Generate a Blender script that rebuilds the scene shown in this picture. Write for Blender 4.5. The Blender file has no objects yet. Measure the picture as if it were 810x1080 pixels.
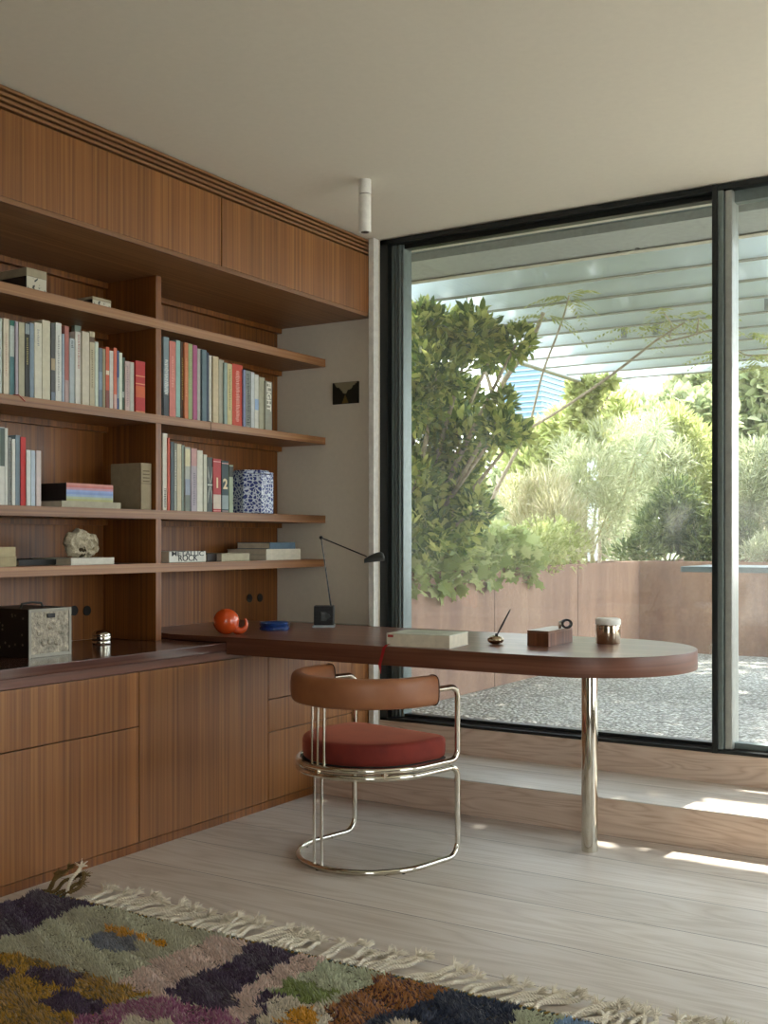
import bpy, bmesh, math, random
import numpy as np
from mathutils import Vector, Matrix

random.seed(7)
rng = np.random.default_rng(7)
C = bpy.context.scene.collection
PI = math.pi

# ------------------------------------------------------------------ camera
F = 1180.0; HY = 570.0; EYE = 1.15
YAW = math.atan(731.0 / F); SN, CS = math.sin(YAW), math.cos(YAW)
cam = bpy.data.cameras.new('camera'); co = bpy.data.objects.new('camera', cam); C.objects.link(co)
cam.sensor_fit = 'VERTICAL'; cam.sensor_height = 36; cam.sensor_width = 27
cam.lens = F / 1080 * 36; cam.shift_y = (HY - 540) / 1080
cam.clip_start = 0.05; cam.clip_end = 500
co.location = (0, 0, EYE); co.rotation_euler = (PI / 2, 0, YAW)
bpy.context.scene.camera = co

def ray(u, v):
    a = (u - 405) / F
    return Vector((-SN + CS * a, CS + SN * a, -(v - HY) / F))
E0 = Vector((0, 0, EYE))
def onX(u, v, x): r = ray(u, v); return E0 + r * (x / r.x)
def onY(u, v, y): r = ray(u, v); return E0 + r * (y / r.y)
def onZ(u, v, z): r = ray(u, v); return E0 + r * ((z - EYE) / r.z)

# ------------------------------------------------------------------ materials
def rgb(h):
    h = h.lstrip('#'); c = [int(h[i:i+2], 16) / 255 for i in (0, 2, 4)]
    return tuple((x / 12.92 if x <= .04045 else ((x + .055) / 1.055) ** 2.4) for x in c) + (1,)

class NT:
    def __init__(s, name):
        s.m = bpy.data.materials.new(name); s.m.use_nodes = True
        s.t = s.m.node_tree; s.n = s.t.nodes; s.l = s.t.links
        s.b = s.n['Principled BSDF']; s.out = s.n['Material Output']
    def add(s, typ, **kw):
        n = s.n.new(typ)
        for k, v in kw.items():
            if k in n.inputs.keys(): n.inputs[k].default_value = v
            else: setattr(n, k, v)
        return n
    def link(s, a, b): s.l.new(a, b)
    def ramp(s, fac, stops, interp='LINEAR'):
        r = s.n.new('ShaderNodeValToRGB'); e = r.color_ramp.elements; r.color_ramp.interpolation = interp
        while len(e) < len(stops): e.new(0.5)
        for i, (p, c) in enumerate(stops): e[i].position = p; e[i].color = c
        s.link(fac, r.inputs[0]); return r.outputs[0]
    def mapping(s, scale, kind='Object', loc=(0, 0, 0)):
        tc = s.n.new('ShaderNodeTexCoord'); mp = s.n.new('ShaderNodeMapping')
        mp.inputs['Scale'].default_value = scale; mp.inputs['Location'].default_value = loc
        s.link(tc.outputs[kind], mp.inputs[0]); return mp.outputs[0]
    def noise(s, vec, scale=1, detail=4, rough=.55, dist=0):
        n = s.n.new('ShaderNodeTexNoise'); n.inputs['Scale'].default_value = scale
        n.inputs['Detail'].default_value = detail; n.inputs['Roughness'].default_value = rough
        n.inputs['Distortion'].default_value = dist
        s.link(vec, n.inputs['Vector']); return n.outputs[0]
    def mix(s, fac, a, b, mode='MIX'):
        m = s.n.new('ShaderNodeMix'); m.data_type = 'RGBA'; m.blend_type = mode
        for sock, v in ((m.inputs[0], fac), (m.inputs[6], a), (m.inputs[7], b)):
            if hasattr(v, 'links'): s.link(v, sock)
            else: sock.default_value = v
        return m.outputs[2]
    def math(s, op, a, b=None):
        m = s.n.new('ShaderNodeMath'); m.operation = op
        for i, v in enumerate((a, b)):
            if v is None: continue
            if hasattr(v, 'links'): s.link(v, m.inputs[i])
            else: m.inputs[i].default_value = v
        return m.outputs[0]
    def bump(s, h, strength=.3, dist=.01):
        b = s.n.new('ShaderNodeBump'); b.inputs['Strength'].default_value = strength
        b.inputs['Distance'].default_value = dist; s.link(h, b.inputs['Height'])
        s.link(b.outputs[0], s.b.inputs['Normal'])
    def col(s, c): s.link(c, s.b.inputs['Base Color'])

_plain = {}
def plain(hexc, rough=.6, metal=0, var=.06, nm=None):
    key = (hexc, rough, metal)
    if key in _plain: return _plain[key]
    t = NT(nm or 'plain_' + hexc.lstrip('#')); c = rgb(hexc)
    n = t.noise(t.mapping((1, 1, 1)), 35, 3)
    lo = tuple(x * (1 - var * 2) for x in c[:3]) + (1,); hi = tuple(min(1, x * (1 + var)) for x in c[:3]) + (1,)
    t.col(t.ramp(n, [(.3, lo), (.7, hi)]))
    t.b.inputs['Roughness'].default_value = rough; t.b.inputs['Metallic'].default_value = metal
    _plain[key] = t.m; return t.m

def wood(name, dark, mid, light, axis='Z', rough=.42, fine=70, coat=0, board=.13):
    t = NT(name)
    sc = {'X': (.6, fine, fine), 'Y': (fine, .6, fine), 'Z': (fine, fine, .6)}[axis]
    v = t.mapping(sc); n1 = t.noise(v, 1, 3, .6)
    sc2 = {'X': (.25, 9, 9), 'Y': (9, .25, 9), 'Z': (9, 9, .25)}[axis]
    n2 = t.noise(t.mapping(sc2), 1, 2, .5)
    base = t.ramp(n1, [(.28, rgb(dark)), (.5, rgb(mid)), (.74, rgb(light))])
    tone = t.ramp(n2, [(.3, (.80, .76, .72, 1)), (.7, (1.08, 1.06, 1.05, 1))])
    c = t.mix(1, base, tone, 'MULTIPLY')
    if board:
        k = 1 / board
        v3 = t.mapping({'X': (0, k, k), 'Y': (k, 0, k), 'Z': (k, k, 0)}[axis])
        fl = t.n.new('ShaderNodeVectorMath'); fl.operation = 'FLOOR'; t.link(v3, fl.inputs[0])
        wn = t.n.new('ShaderNodeTexWhiteNoise'); wn.noise_dimensions = '3D'; t.link(fl.outputs[0], wn.inputs[0])
        bt = t.ramp(wn.outputs[0], [(0, (.84, .82, .80, 1)), (1, (1.06, 1.05, 1.04, 1))])
        c = t.mix(1, c, bt, 'MULTIPLY')
    t.col(c); t.b.inputs['Roughness'].default_value = rough
    t.b.inputs['Coat Weight'].default_value = coat; t.b.inputs['Coat Roughness'].default_value = .15
    t.bump(n1, .12, .002)
    return t.m

TEAK = wood('teak_upright_grain', '#673d18', '#895729', '#a0703a', 'Z')
TEAKH = wood('teak_long_grain', '#70482c', '#8f6540', '#a57c54', 'Y', .45, 80)
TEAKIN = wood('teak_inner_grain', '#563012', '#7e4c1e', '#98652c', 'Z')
WALNUT = wood('walnut_worktop', '#3c2620', '#543730', '#68483c', 'Y', .16, 60, .3)
WALNUTX = wood('walnut_desk', '#5c3a2a', '#785040', '#8e6650', 'X', .33, 60, .1, .2)
def edge_mat():
    t = NT('walnut_edge_band'); n = t.noise(t.mapping((1.2, 1.2, 55)), 1, 3)
    t.col(t.ramp(n, [(.3, rgb('#55301f')), (.55, rgb('#6c4230')), (.75, rgb('#7d5240'))])); t.b.inputs['Roughness'].default_value = .4
    return t.m
EDGEW = edge_mat()
BLACK = plain('#121212', .6, nm='black_satin')
FRAME = plain('#202424', .4, .3, nm='dark_frame_metal')
GREYFR = plain('#6f7a78', .45, .4, nm='grey_track_metal')
PLASTER = plain('#ddd5c3', .9, var=.015, nm='matt_plaster')
CEIL = plain('#e4ddcd', .95, var=.01, nm='ceiling_paint')
WHITE = plain('#e8e6de', .6, nm='white_paint')

def chrome(name='polished_chrome', c='#d8d4c8', r=.08):
    t = NT(name); n = t.noise(t.mapping((1, 1, 1)), 20, 2)
    t.col(t.ramp(n, [(.3, rgb(c)), (.7, tuple(min(1, x * 1.05) for x in rgb(c)[:3]) + (1,))]))
    t.b.inputs['Metallic'].default_value = 1; t.b.inputs['Roughness'].default_value = r
    return t.m
CHROME = chrome()

def floor_mat():
    t = NT('pale_oiled_planks')
    tc = t.n.new('ShaderNodeTexCoord'); sp = t.n.new('ShaderNodeSeparateXYZ'); t.link(tc.outputs['Object'], sp.inputs[0])
    y = t.math('DIVIDE', t.math('SUBTRACT', sp.outputs[1], 2.96), .30)
    fr = t.math('FRACT', y); idx = t.math('FLOOR', y)
    wn = t.n.new('ShaderNodeTexWhiteNoise'); wn.noise_dimensions = '1D'; t.link(idx, wn.inputs['W'])
    cmb = t.n.new('ShaderNodeCombineXYZ')
    t.link(t.math('ADD', t.math('MULTIPLY', sp.outputs[0], .55), t.math('MULTIPLY', wn.outputs[0], 31)), cmb.inputs[0])
    t.link(t.math('MULTIPLY', sp.outputs[1], 5.0), cmb.inputs[1])
    big = t.noise(cmb.outputs[0], 1.6, 2, .5, .6)
    rings = t.math('FRACT', t.math('MULTIPLY', big, 9))
    rings = t.math('ABSOLUTE', t.math('SUBTRACT', rings, .5))
    fine = t.noise(t.mapping((2, 160, 1)), 1, 3)
    grain = t.math('ADD', t.math('MULTIPLY', rings, .75), t.math('MULTIPLY', fine, .6))
    c = t.ramp(grain, [(.15, rgb('#b8aa9b')), (.45, rgb('#cdc1b4')), (.8, rgb('#d8cfc5'))])
    tone = t.ramp(wn.outputs[0], [(0, (.9, .89, .88, 1)), (1, (1.04, 1.04, 1.04, 1))])
    c = t.mix(1, c, tone, 'MULTIPLY')
    gap = t.math('LESS_THAN', fr, .011)
    c = t.mix(gap, c, rgb('#5c5046'))
    t.col(c); t.b.inputs['Roughness'].default_value = .42
    t.bump(t.math('SUBTRACT', t.math('MULTIPLY', fine, .1), gap), .3, .003)
    return t.m
FLOOR = floor_mat()

def step_mat():
    t = NT('pale_fir_boards')
    v = t.mapping((.9, 6, 9)); big = t.noise(v, 1.3, 2, .5, .8)
    rings = t.math('ABSOLUTE', t.math('SUBTRACT', t.math('FRACT', t.math('MULTIPLY', big, 10)), .5))
    fine = t.noise(t.mapping((3, 120, 120)), 1, 3)
    g = t.math('ADD', t.math('MULTIPLY', rings, .8), t.math('MULTIPLY', fine, .5))
    t.col(t.ramp(g, [(.1, rgb('#b89c86')), (.45, rgb('#d2bba7')), (.85, rgb('#dfccba'))]))
    t.b.inputs['Roughness'].default_value = .5
    return t.m
STEP = step_mat()

def gravel_mat():
    t = NT('grey_gravel')
    v = t.mapping((1, 1, 1)); vo = t.n.new('ShaderNodeTexVoronoi'); vo.inputs['Scale'].default_value = 42
    t.link(v, vo.inputs['Vector'])
    sep = t.n.new('ShaderNodeSeparateColor'); t.link(vo.outputs['Color'], sep.inputs[0])
    c = t.ramp(sep.outputs[0], [(0, rgb('#95928a')), (.4, rgb('#bab6ad')), (.8, rgb('#d2cec4')), (1, rgb('#e8e4da'))])
    d = t.ramp(vo.outputs['Distance'], [(.25, (1, 1, 1, 1)), (.65, (.45, .44, .42, 1))])
    t.col(t.mix(1, c, d, 'MULTIPLY')); t.b.inputs['Roughness'].default_value = .9
    t.bump(t.math('SUBTRACT', 1, vo.outputs['Distance']), .8, .02)
    return t.m
GRAVEL = gravel_mat()

def corten_mat():
    t = NT('weathered_steel')
    n1 = t.noise(t.mapping((1.6, 1.6, .35)), 2.2, 5, .6); n2 = t.noise(t.mapping((1, 1, 1)), 40, 4)
    c = t.ramp(n1, [(.25, rgb('#765646')), (.5, rgb('#90705c')), (.75, rgb('#a6866e'))])
    c2 = t.ramp(n2, [(.3, (.85, .85, .85, 1)), (.7, (1.05, 1.05, 1.05, 1))])
    t.col(t.mix(1, c, c2, 'MULTIPLY')); t.b.inputs['Roughness'].default_value = .75
    return t.m
CORTEN = corten_mat()

def leaf_mat(name, a, b, c, trans=.45, rough=.5):
    t = NT(name); g = t.n.new('ShaderNodeNewGeometry')
    col = t.ramp(g.outputs['Random Per Island'], [(0, rgb(a)), (.5, rgb(b)), (1, rgb(c))])
    t.col(col); t.b.inputs['Roughness'].default_value = rough
    tr = t.n.new('ShaderNodeBsdfTranslucent'); t.link(col, tr.inputs[0])
    mx = t.n.new('ShaderNodeMixShader'); mx.inputs[0].default_value = trans
    t.link(t.b.outputs[0], mx.inputs[1]); t.link(tr.outputs[0], mx.inputs[2]); t.link(mx.outputs[0], t.out.inputs[0])
    return t.m
LEAF_TREE = leaf_mat('glossy_tree_leaves', '#4f6a3c', '#8fa052', '#dede84', .5, .4)
LEAF_TRAIL = leaf_mat('lobed_trailing_leaves', '#8b9a5c', '#a6b06e', '#c8cb90', .45)
LEAF_FINE = leaf_mat('feathery_leaves', '#a2a982', '#bcc096', '#dad9b8', .4)
LEAF_DRY = leaf_mat('straw_and_green_blades', '#a9a878', '#c2bd94', '#dcd2b4', .4)
LEAF_YEL = leaf_mat('yellow_green_leaves', '#9ea860', '#b9be78', '#d8d8a0', .5)
LEAF_DARK = leaf_mat('dark_understorey_leaves', '#56663e', '#74824e', '#969f64', .35)
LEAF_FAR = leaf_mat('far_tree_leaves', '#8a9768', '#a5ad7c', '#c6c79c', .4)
BARK = plain('#b9ab94', .9, var=.2, nm='pale_bark')
STEM = plain('#a9a06c', .8, var=.15, nm='green_stem')

def glass_mat():
    t = NT('clear_window_glass')
    tr = t.n.new('ShaderNodeBsdfTransparent'); tr.inputs[0].default_value = (.97, .985, .975, 1)
    gl = t.n.new('ShaderNodeBsdfGlossy'); gl.inputs['Roughness'].default_value = .0
    fr = t.n.new('ShaderNodeFresnel'); gm = t.n.new('ShaderNodeNewGeometry')
    t.link(t.math('SUBTRACT', 1.5, t.math('MULTIPLY', gm.outputs['Backfacing'], 1.5 - 1 / 1.5)), fr.inputs[0])
    k = t.math('MULTIPLY', fr.outputs[0], .9)
    mx = t.n.new('ShaderNodeMixShader'); t.link(k, mx.inputs[0]); t.link(tr.outputs[0], mx.inputs[1]); t.link(gl.outputs[0], mx.inputs[2])
    dz = t.n.new('ShaderNodeBsdfTranslucent'); dz.inputs[0].default_value = (1, 1, .97, 1)
    dn = t.noise(t.mapping((1, 1, .6)), 2.5, 3); m2 = t.n.new('ShaderNodeMixShader'); t.link(t.math('MULTIPLY', dn, .05), m2.inputs[0])
    t.link(mx.outputs[0], m2.inputs[1]); t.link(dz.outputs[0], m2.inputs[2])
    t.link(m2.outputs[0], t.out.inputs[0]); return t.m
GLASS = glass_mat()

# ------------------------------------------------------------------ builders
WM = {}
class MB:
    def __init__(s): s.v = []; s.f = []
    def _a(s, vs, fs):
        o = len(s.v); s.v += [tuple(x) for x in vs]; s.f += [tuple(i + o for i in f) for f in fs]; return s
    def box(s, x0, x1, y0, y1, z0, z1):
        x0, x1 = sorted((x0, x1)); y0, y1 = sorted((y0, y1)); z0, z1 = sorted((z0, z1))
        v = [(x, y, z) for z in (z0, z1) for y in (y0, y1) for x in (x0, x1)]
        return s._a(v, [(0, 2, 3, 1), (4, 5, 7, 6), (0, 1, 5, 4), (2, 6, 7, 3), (0, 4, 6, 2), (1, 3, 7, 5)])
    def prism(s, poly, z0, z1):
        n = len(poly); v = [(x, y, z0) for x, y in poly] + [(x, y, z1) for x, y in poly]
        f = [tuple(range(n))[::-1], tuple(range(n, 2 * n))] + [(i, (i + 1) % n, n + (i + 1) % n, n + i) for i in range(n)]
        return s._a(v, f)
    def prismX(s, poly, x0, x1):   # poly in (y, z)
        n = len(poly); v = [(x0, y, z) for y, z in poly] + [(x1, y, z) for y, z in poly]
        f = [tuple(range(n))[::-1], tuple(range(n, 2 * n))] + [(i, (i + 1) % n, n + (i + 1) % n, n + i) for i in range(n)]
        return s._a(v, f)
    def lathe(s, prof, c=(0, 0, 0), seg=28, sy=1):
        v = []; f = []; n = len(prof)
        for i in range(seg):
            a = 2 * PI * i / seg
            for r, z in prof: v.append((c[0] + r * math.cos(a), c[1] + r * sy * math.sin(a), c[2] + z))
        for i in range(seg):
            j = (i + 1) % seg
            for k in range(n - 1): f.append((i * n + k, j * n + k, j * n + k + 1, i * n + k + 1))
        f.append(tuple(i * n for i in range(seg))[::-1]); f.append(tuple(i * n + n - 1 for i in range(seg)))
        return s._a(v, f)
    def tube(s, pts, r, seg=10, cyclic=False, cap=True):
        P = [Vector(p) for p in pts]; n = len(P); rr = r if isinstance(r, (list, tuple)) else [r] * n
        v = []; f = []; up = None
        for i, p in enumerate(P):
            if cyclic: t = (P[(i + 1) % n] - P[i - 1])
            else: t = P[min(i + 1, n - 1)] - P[max(i - 1, 0)]
            if t.length < 1e-9: t = Vector((0, 0, 1))
            t.normalize()
            if up is None:
                up = Vector((0, 0, 1)) if abs(t.z) < .9 else Vector((1, 0, 0))
            u = up - t * up.dot(t)
            if u.length < 1e-6: u = t.orthogonal()
            u.normalize(); up = u; w = t.cross(u)
            for k in range(seg):
                a = 2 * PI * k / seg; v.append(p + (u * math.cos(a) + w * math.sin(a)) * rr[i])
        m = n if cyclic else n - 1
        for i in range(m):
            j = (i + 1) % n
            for k in range(seg):
                l = (k + 1) % seg; f.append((i * seg + k, j * seg + k, j * seg + l, i * seg + l))
        if cap and not cyclic:
            f.append(tuple(range(seg))); f.append(tuple((n - 1) * seg + k for k in range(seg))[::-1])
        return s._a(v, f)
    def cylx(s, c, r, x0, x1, seg=20):
        return s.tube([(x0, c[0], c[1]), (x1, c[0], c[1])], r, seg)
    def sphere(s, c, r, seg=24, rings=14, sq=(1, 1, 1), amp=0, rs=None):
        v = []; f = []
        for i in range(rings + 1):
            th = PI * i / rings
            for k in range(seg):
                a = 2 * PI * k / seg; q = 1 + (amp * (rs.random() - .5) if amp and 0 < i < rings else 0)
                v.append((c[0] + r * q * sq[0] * math.sin(th) * math.cos(a), c[1] + r * q * sq[1] * math.sin(th) * math.sin(a), c[2] - r * q * sq[2] * math.cos(th)))
        for i in range(rings):
            for k in range(seg):
                l = (k + 1) % seg; f.append((i * seg + k, i * seg + l, (i + 1) * seg + l, (i + 1) * seg + k))
        return s._a(v, f)
    def build(s, name, mat, parent=None, world=True, bevel=0, smooth=False, bseg=2, loc=None):
        M = Matrix.Identity(4) if parent is None else WM[parent.name]
        if loc is not None: M = Matrix.Translation(loc)
        inv = M.inverted() if (world and (parent is not None or loc is not None)) else None
        vs = [inv @ Vector(p) for p in s.v] if inv else s.v
        me = bpy.data.meshes.new(name); me.from_pydata(vs, [], s.f)
        bm = bmesh.new(); bm.from_mesh(me)
        if smooth: bmesh.ops.remove_doubles(bm, verts=bm.verts, dist=1e-6)
        if bevel:
            ed = [e for e in bm.edges if len(e.link_faces) == 2 and e.calc_face_angle(0) > .6]
            bmesh.ops.bevel(bm, geom=ed, offset=bevel, segments=bseg, profile=.6, affect='EDGES', clamp_overlap=True)
        bmesh.ops.recalc_face_normals(bm, faces=bm.faces)
        bm.to_mesh(me); bm.free()
        if smooth:
            me.polygons.foreach_set('use_smooth', [True] * len(me.polygons))
            try: me.set_sharp_from_angle(angle=math.radians(42))
            except Exception: pass
        for m in (mat if isinstance(mat, (list, tuple)) else [mat]): me.materials.append(m)
        o = bpy.data.objects.new(name, me); C.objects.link(o)
        if parent is not None: o.parent = parent
        if loc is not None: o.location = loc
        WM[o.name] = M.copy(); return o

def tag(o, label, cat, group=None, kind=None):
    if label: o['label'] = label
    if cat: o['category'] = cat
    if group: o['group'] = group
    if kind: o['kind'] = kind
    return o
def thing(name, label, cat, loc, rz=0, group=None):
    o = bpy.data.objects.new(name, None); C.objects.link(o); o.empty_display_size = .05
    o.location = loc; o.rotation_euler = (0, 0, rz)
    WM[o.name] = Matrix.Translation(loc) @ Matrix.Rotation(rz, 4, 'Z')
    return tag(o, label, cat, group)
def struct(name, mb, mat, **k):
    o = mb.build(name, mat, **k)
    if k.get('parent') is None: o['kind'] = 'structure'
    return o
def text_obj(name, body, size, loc, mat, parent, rot=(PI / 2, 0, PI / 2), sx=1, extr=.0006, align='CENTER', bold=0):
    cu = bpy.data.curves.new(name + '_curve', 'FONT'); cu.body = body; cu.size = size; cu.extrude = extr
    cu.align_x = align; cu.align_y = 'CENTER'; cu.offset = bold
    tmp = bpy.data.objects.new(name + '_tmp', cu); C.objects.link(tmp)
    bpy.context.view_layer.update()
    me = bpy.data.meshes.new_from_object(tmp.evaluated_get(bpy.context.evaluated_depsgraph_get()))
    bpy.data.objects.remove(tmp)
    o = bpy.data.objects.new(name, me); C.objects.link(o); me.materials.clear(); me.materials.append(mat)
    from mathutils import Euler
    M = Matrix.Translation(loc) @ Euler(rot).to_matrix().to_4x4() @ Matrix.Diagonal((sx, 1, 1, 1))
    me.transform(WM[parent.name].inverted() @ M); o.parent = parent; WM[o.name] = WM[parent.name].copy()
    return o

# ------------------------------------------------------------------ dimensions
XF = -2.948      # cabinet fronts
YB = 4.655       # window wall
XB = -3.535      # back panel of the shelving
XS = -3.23       # shelf fronts
ZC = 2.626
YL = 0.6         # where the joinery stops towards the left
XR = 2.7; YR = -2.2

# ------------------------------------------------------------------ room shell
struct('floor', MB().box(XB - .1, XR + .12, YR - .12, YB + .12, -.08, 0), FLOOR)
struct('ceiling', MB().box(XB - .1, XR + .12, YR - .12, YB + .1, ZC, ZC + .2), CEIL)
struct('wall_left', MB().box(XB - .12, XB - .012, YR - .12, YB + .12, 0, ZC), PLASTER)
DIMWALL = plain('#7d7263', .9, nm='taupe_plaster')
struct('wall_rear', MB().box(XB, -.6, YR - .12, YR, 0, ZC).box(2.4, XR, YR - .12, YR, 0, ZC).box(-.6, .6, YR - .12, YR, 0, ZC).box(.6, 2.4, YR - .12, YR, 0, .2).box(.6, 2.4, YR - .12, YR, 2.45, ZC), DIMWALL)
w4 = struct('window_4', MB().box(.6, .65, YR - .09, YR - .03, .2, 2.45).box(2.35, 2.4, YR - .09, YR - .03, .2, 2.45).box(.65, 2.35, YR - .09, YR - .03, .2, .25)
       .box(.65, 2.35, YR - .09, YR - .03, 2.4, 2.45).box(1.48, 1.52, YR - .09, YR - .03, .25, 2.4), FRAME)  # unseen rear window, added to let more daylight into the room
struct('glass_pane', MB().box(.65, 2.35, YR - .062, YR - .057, .25, 2.4), GLASS, parent=w4)
wr = MB(); wr.box(XR, XR + .12, YR, YB + .1, 0, .4); wr.box(XR, XR + .12, YR, YB + .1, 2.4, ZC)
wr.box(XR, XR + .12, YR, 2.4, .4, 2.4); wr.box(XR, XR + .12, 4.3, YB + .1, .4, 2.4)
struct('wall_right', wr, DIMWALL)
w3 = struct('window_3', MB().box(XR + .03, XR + .09, 2.4, 2.45, .4, 2.4).box(XR + .03, XR + .09, 4.25, 4.3, .4, 2.4)
       .box(XR + .03, XR + .09, 2.4, 4.3, .4, .45).box(XR + .03, XR + .09, 2.4, 4.3, 2.35, 2.4), FRAME)  # added opening out of view, brings in daylight from the right
struct('glass_pane', MB().box(XR + .055, XR + .06, 2.45, 4.25, .45, 2.35), GLASS, parent=w3)
# short plaster return beside the window
struct('wall_back', MB().box(XB - .012, -2.911, YB, YB + .16, 0, ZC), PLASTER)
struct('trim_1', MB().box(XF + .004, -2.915, YB - .045, YB, .147, ZC), WHITE)
# step and curb in front of the glass
st = struct('trim_2', MB().box(XF + .002, XR, 4.16, YB, 0, .143), STEP, bevel=.003)
# tread is the bleached floor timber
struct('trim_3', MB().box(XF + .002, XR, 4.158, YB, .143, .147), FLOOR)
struct('trim_4', MB().box(-2.911, XR, YB, YB + .14, 0, .27), STEP, bevel=.003)

# ------------------------------------------------------------------ windows
def pane_frame(n, x0, x1, outer):
    mb = MB(); z0, z1 = .27, ZC - .005
    if outer: mb.box(x0, x0 + .044, YB + .005, YB + .13, z0, z1)
    mb.box(x0, x1, YB + .005, YB + .13, z1 - .022, z1); mb.box(x0, x1, YB + .005, YB + .10, z0, z0 + .014)
    return struct('window_%d' % n, mb, FRAME)
w1 = pane_frame(1, -2.911, -1.285, True)
b = MB(); b.box(-2.867, -2.797, YB + .04, YB + .12, .288, ZC - .03)
for i in range(3): b.box(-2.857 + i * .02, -2.851 + i * .02, YB + .03, YB + .04, .288, ZC - .03)
b.build('sash_stile', GREYFR, w1, bevel=.002)
MB().box(-2.80, -1.285, YB + .05, YB + .10, .288, .304).build('bottom_rail', FRAME, w1, bevel=.002)
MB().box(-2.80, -1.285, YB + .05, YB + .10, ZC - .05, ZC - .027).build('top_rail', FRAME, w1, bevel=.002)
MB().box(-2.80, -1.28, YB + .072, YB + .078, .32, ZC - .045).build('glass_pane', GLASS, w1)
w2 = pane_frame(2, -1.283, XR, False)
MB().box(-1.285, -1.262, YB - .005, YB + .13, .27, ZC - .005).build('mullion', FRAME, w2, bevel=.002)
MB().box(-1.262, -1.240, YB + .0, YB + .12, .288, ZC - .03).build('sash_edge', GREYFR, w2, bevel=.003)
MB().box(-1.237, -1.207, YB + .015, YB + .12, .288, ZC - .03).build('sash_stile', plain('#a3a6a0', .4, .4), w2, bevel=.004)
MB().box(-1.207, XR - .05, YB + .05, YB + .10, .288, .312).build('bottom_rail', GREYFR, w2, bevel=.002)
MB().box(-1.207, XR - .05, YB + .05, YB + .10, ZC - .075, ZC - .027).build('top_rail', GREYFR, w2, bevel=.002)
MB().box(-1.21, XR - .05, YB + .072, YB + .078, .31, ZC - .07).build('glass_pane', GLASS, w2)
MB().box(XR - .05, XR, YB + .01, YB + .12, .27, ZC - .03).build('jamb', FRAME, w2)

# ------------------------------------------------------------------ joinery
uc = thing('upper_cabinet', 'long teak overhead cabinet running under the ceiling on the left wall', 'cabinet', (XF, 2.6, 2.24))
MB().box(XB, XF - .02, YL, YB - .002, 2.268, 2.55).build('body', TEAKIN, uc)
MB().box(XB, XF - .006, YL, YB - .002, 2.246, 2.266).build('underside_panel', TEAKH, uc)
for a, c in ((YL, 1.95), (1.954, 3.506), (3.512, YB - .003)):
    MB().box(XF - .019, XF, a, c, 2.262, 2.541).build('door', TEAK, uc, bevel=.0012)
vg = thing('ventilation_grille', 'slatted teak grille running along the ceiling above the overhead cabinet', 'grille', (XF, 2.6, 2.545))
MB().box(XB, XF - .06, YL, YB - .002, 2.552, ZC).build('grille_box', plain('#120d0a', .8), vg)
for i in range(4):
    z = 2.5515 + i * .0195
    MB().box(XF - .058, XF - .002, YL, YB - .003, z, z + .0105).build('slat', TEAKH, vg)

bk = thing('bookcase', 'built-in teak bookcase with four long shelves and an upright divider', 'bookcase', (XB, 2.6, .735))
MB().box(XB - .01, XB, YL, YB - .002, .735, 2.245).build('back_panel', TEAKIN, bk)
SH = [(2.066, 2.026), (1.670, 1.634), (1.276, 1.238), (1.056, 1.018)]
for z1, z0 in SH: MB().box(XB, XS, YL, YB - .002, z0, z1).build('shelf', TEAKH, bk, bevel=.0015)
zs = [2.245] + [z for p in SH for z in p] + [.735]
for k in range(0, 10, 2):
    MB().box(XB, XS - .002, 3.430, 3.462, zs[k + 1], zs[k]).build('divider', TEAKIN, bk, bevel=.001)
for z in (2.245, 2.026, 1.634, 1.238):
    for a, c in ((YL, 3.43), (3.462, YB - .002)):
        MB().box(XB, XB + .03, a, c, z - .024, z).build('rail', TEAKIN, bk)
def socket(u, v):
    p = onX(u, v, XB + .001); m = MB(); m.cylx((p.y, p.z), .021, XB, XB + .004, 20)
    o = m.build('cable_grommet', BLACK, bk, smooth=True); o['label'] = 'black round cable grommet'
for u, v in ((78, 644), (91.6, 644), (263, 631), (274, 630.5)): socket(u, v)

def base_unit(y0, y1, kind, label):
    t = thing('base_cabinet', label, 'cabinet', (XF, (y0 + y1) / 2, 0), 0, None)
    MB().box(XB, XF - .02, y0 + .001, y1 - .001, .034, .664).build('carcass', TEAKIN, t)
    MB().box(XF - .06, XF - .001, y0 + .001, y1 - .001, 0, .031).build('plinth', TEAKIN, t)
    g = .0022
    if kind == 'drawer_door':
        MB().box(XF - .019, XF, y0 + g, y1 - g, .464, .663).build('drawer', TEAK, t, bevel=.001)
        MB().box(XF - .019, XF, y0 + g, y1 - g, .034, .460).build('door', TEAK, t, bevel=.001)
    elif kind == 'door':
        MB().box(XF - .019, XF, y0 + g, y1 - g, .034, .663).build('door', TEAK, t, bevel=.001)
    elif kind == 'drawers':
        for a, c in ((.468, .663), (.328, .464), (.034, .324)):
            MB().box(XF - .019, XF, y0 + g, y1 - g, a, c).build('drawer', TEAK, t, bevel=.001)
    return t
base_unit(YL, 1.9, 'drawer_door', 'teak base cabinet at the far left end of the worktop')
base_unit(1.9, 3.041, 'drawer_door', 'teak base cabinet with a wide drawer above a door beside the rug')
base_unit(3.041, 3.817, 'door', 'teak base cabinet with one plain tall door, left of the drawers')
base_unit(3.817, 4.466, 'drawers', 'teak base cabinet with three stacked drawers behind the armchair')
base_unit(4.466, YB - .003, 'door', 'narrow teak base cabinet in the corner by the window')

wt = thing('worktop', 'dark walnut worktop on the low cabinets beneath the bookcase', 'worktop', (XF, 2.6, .666))
MB().box(XB, XF + .004, YL, YB - .002, .666, .699).build('lower_band', EDGEW, wt, bevel=.0015)
MB().box(XB, XF + .016, YL, YB - .002, .7005, .7345).build('top_slab', WALNUT, wt, bevel=.002)

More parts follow.
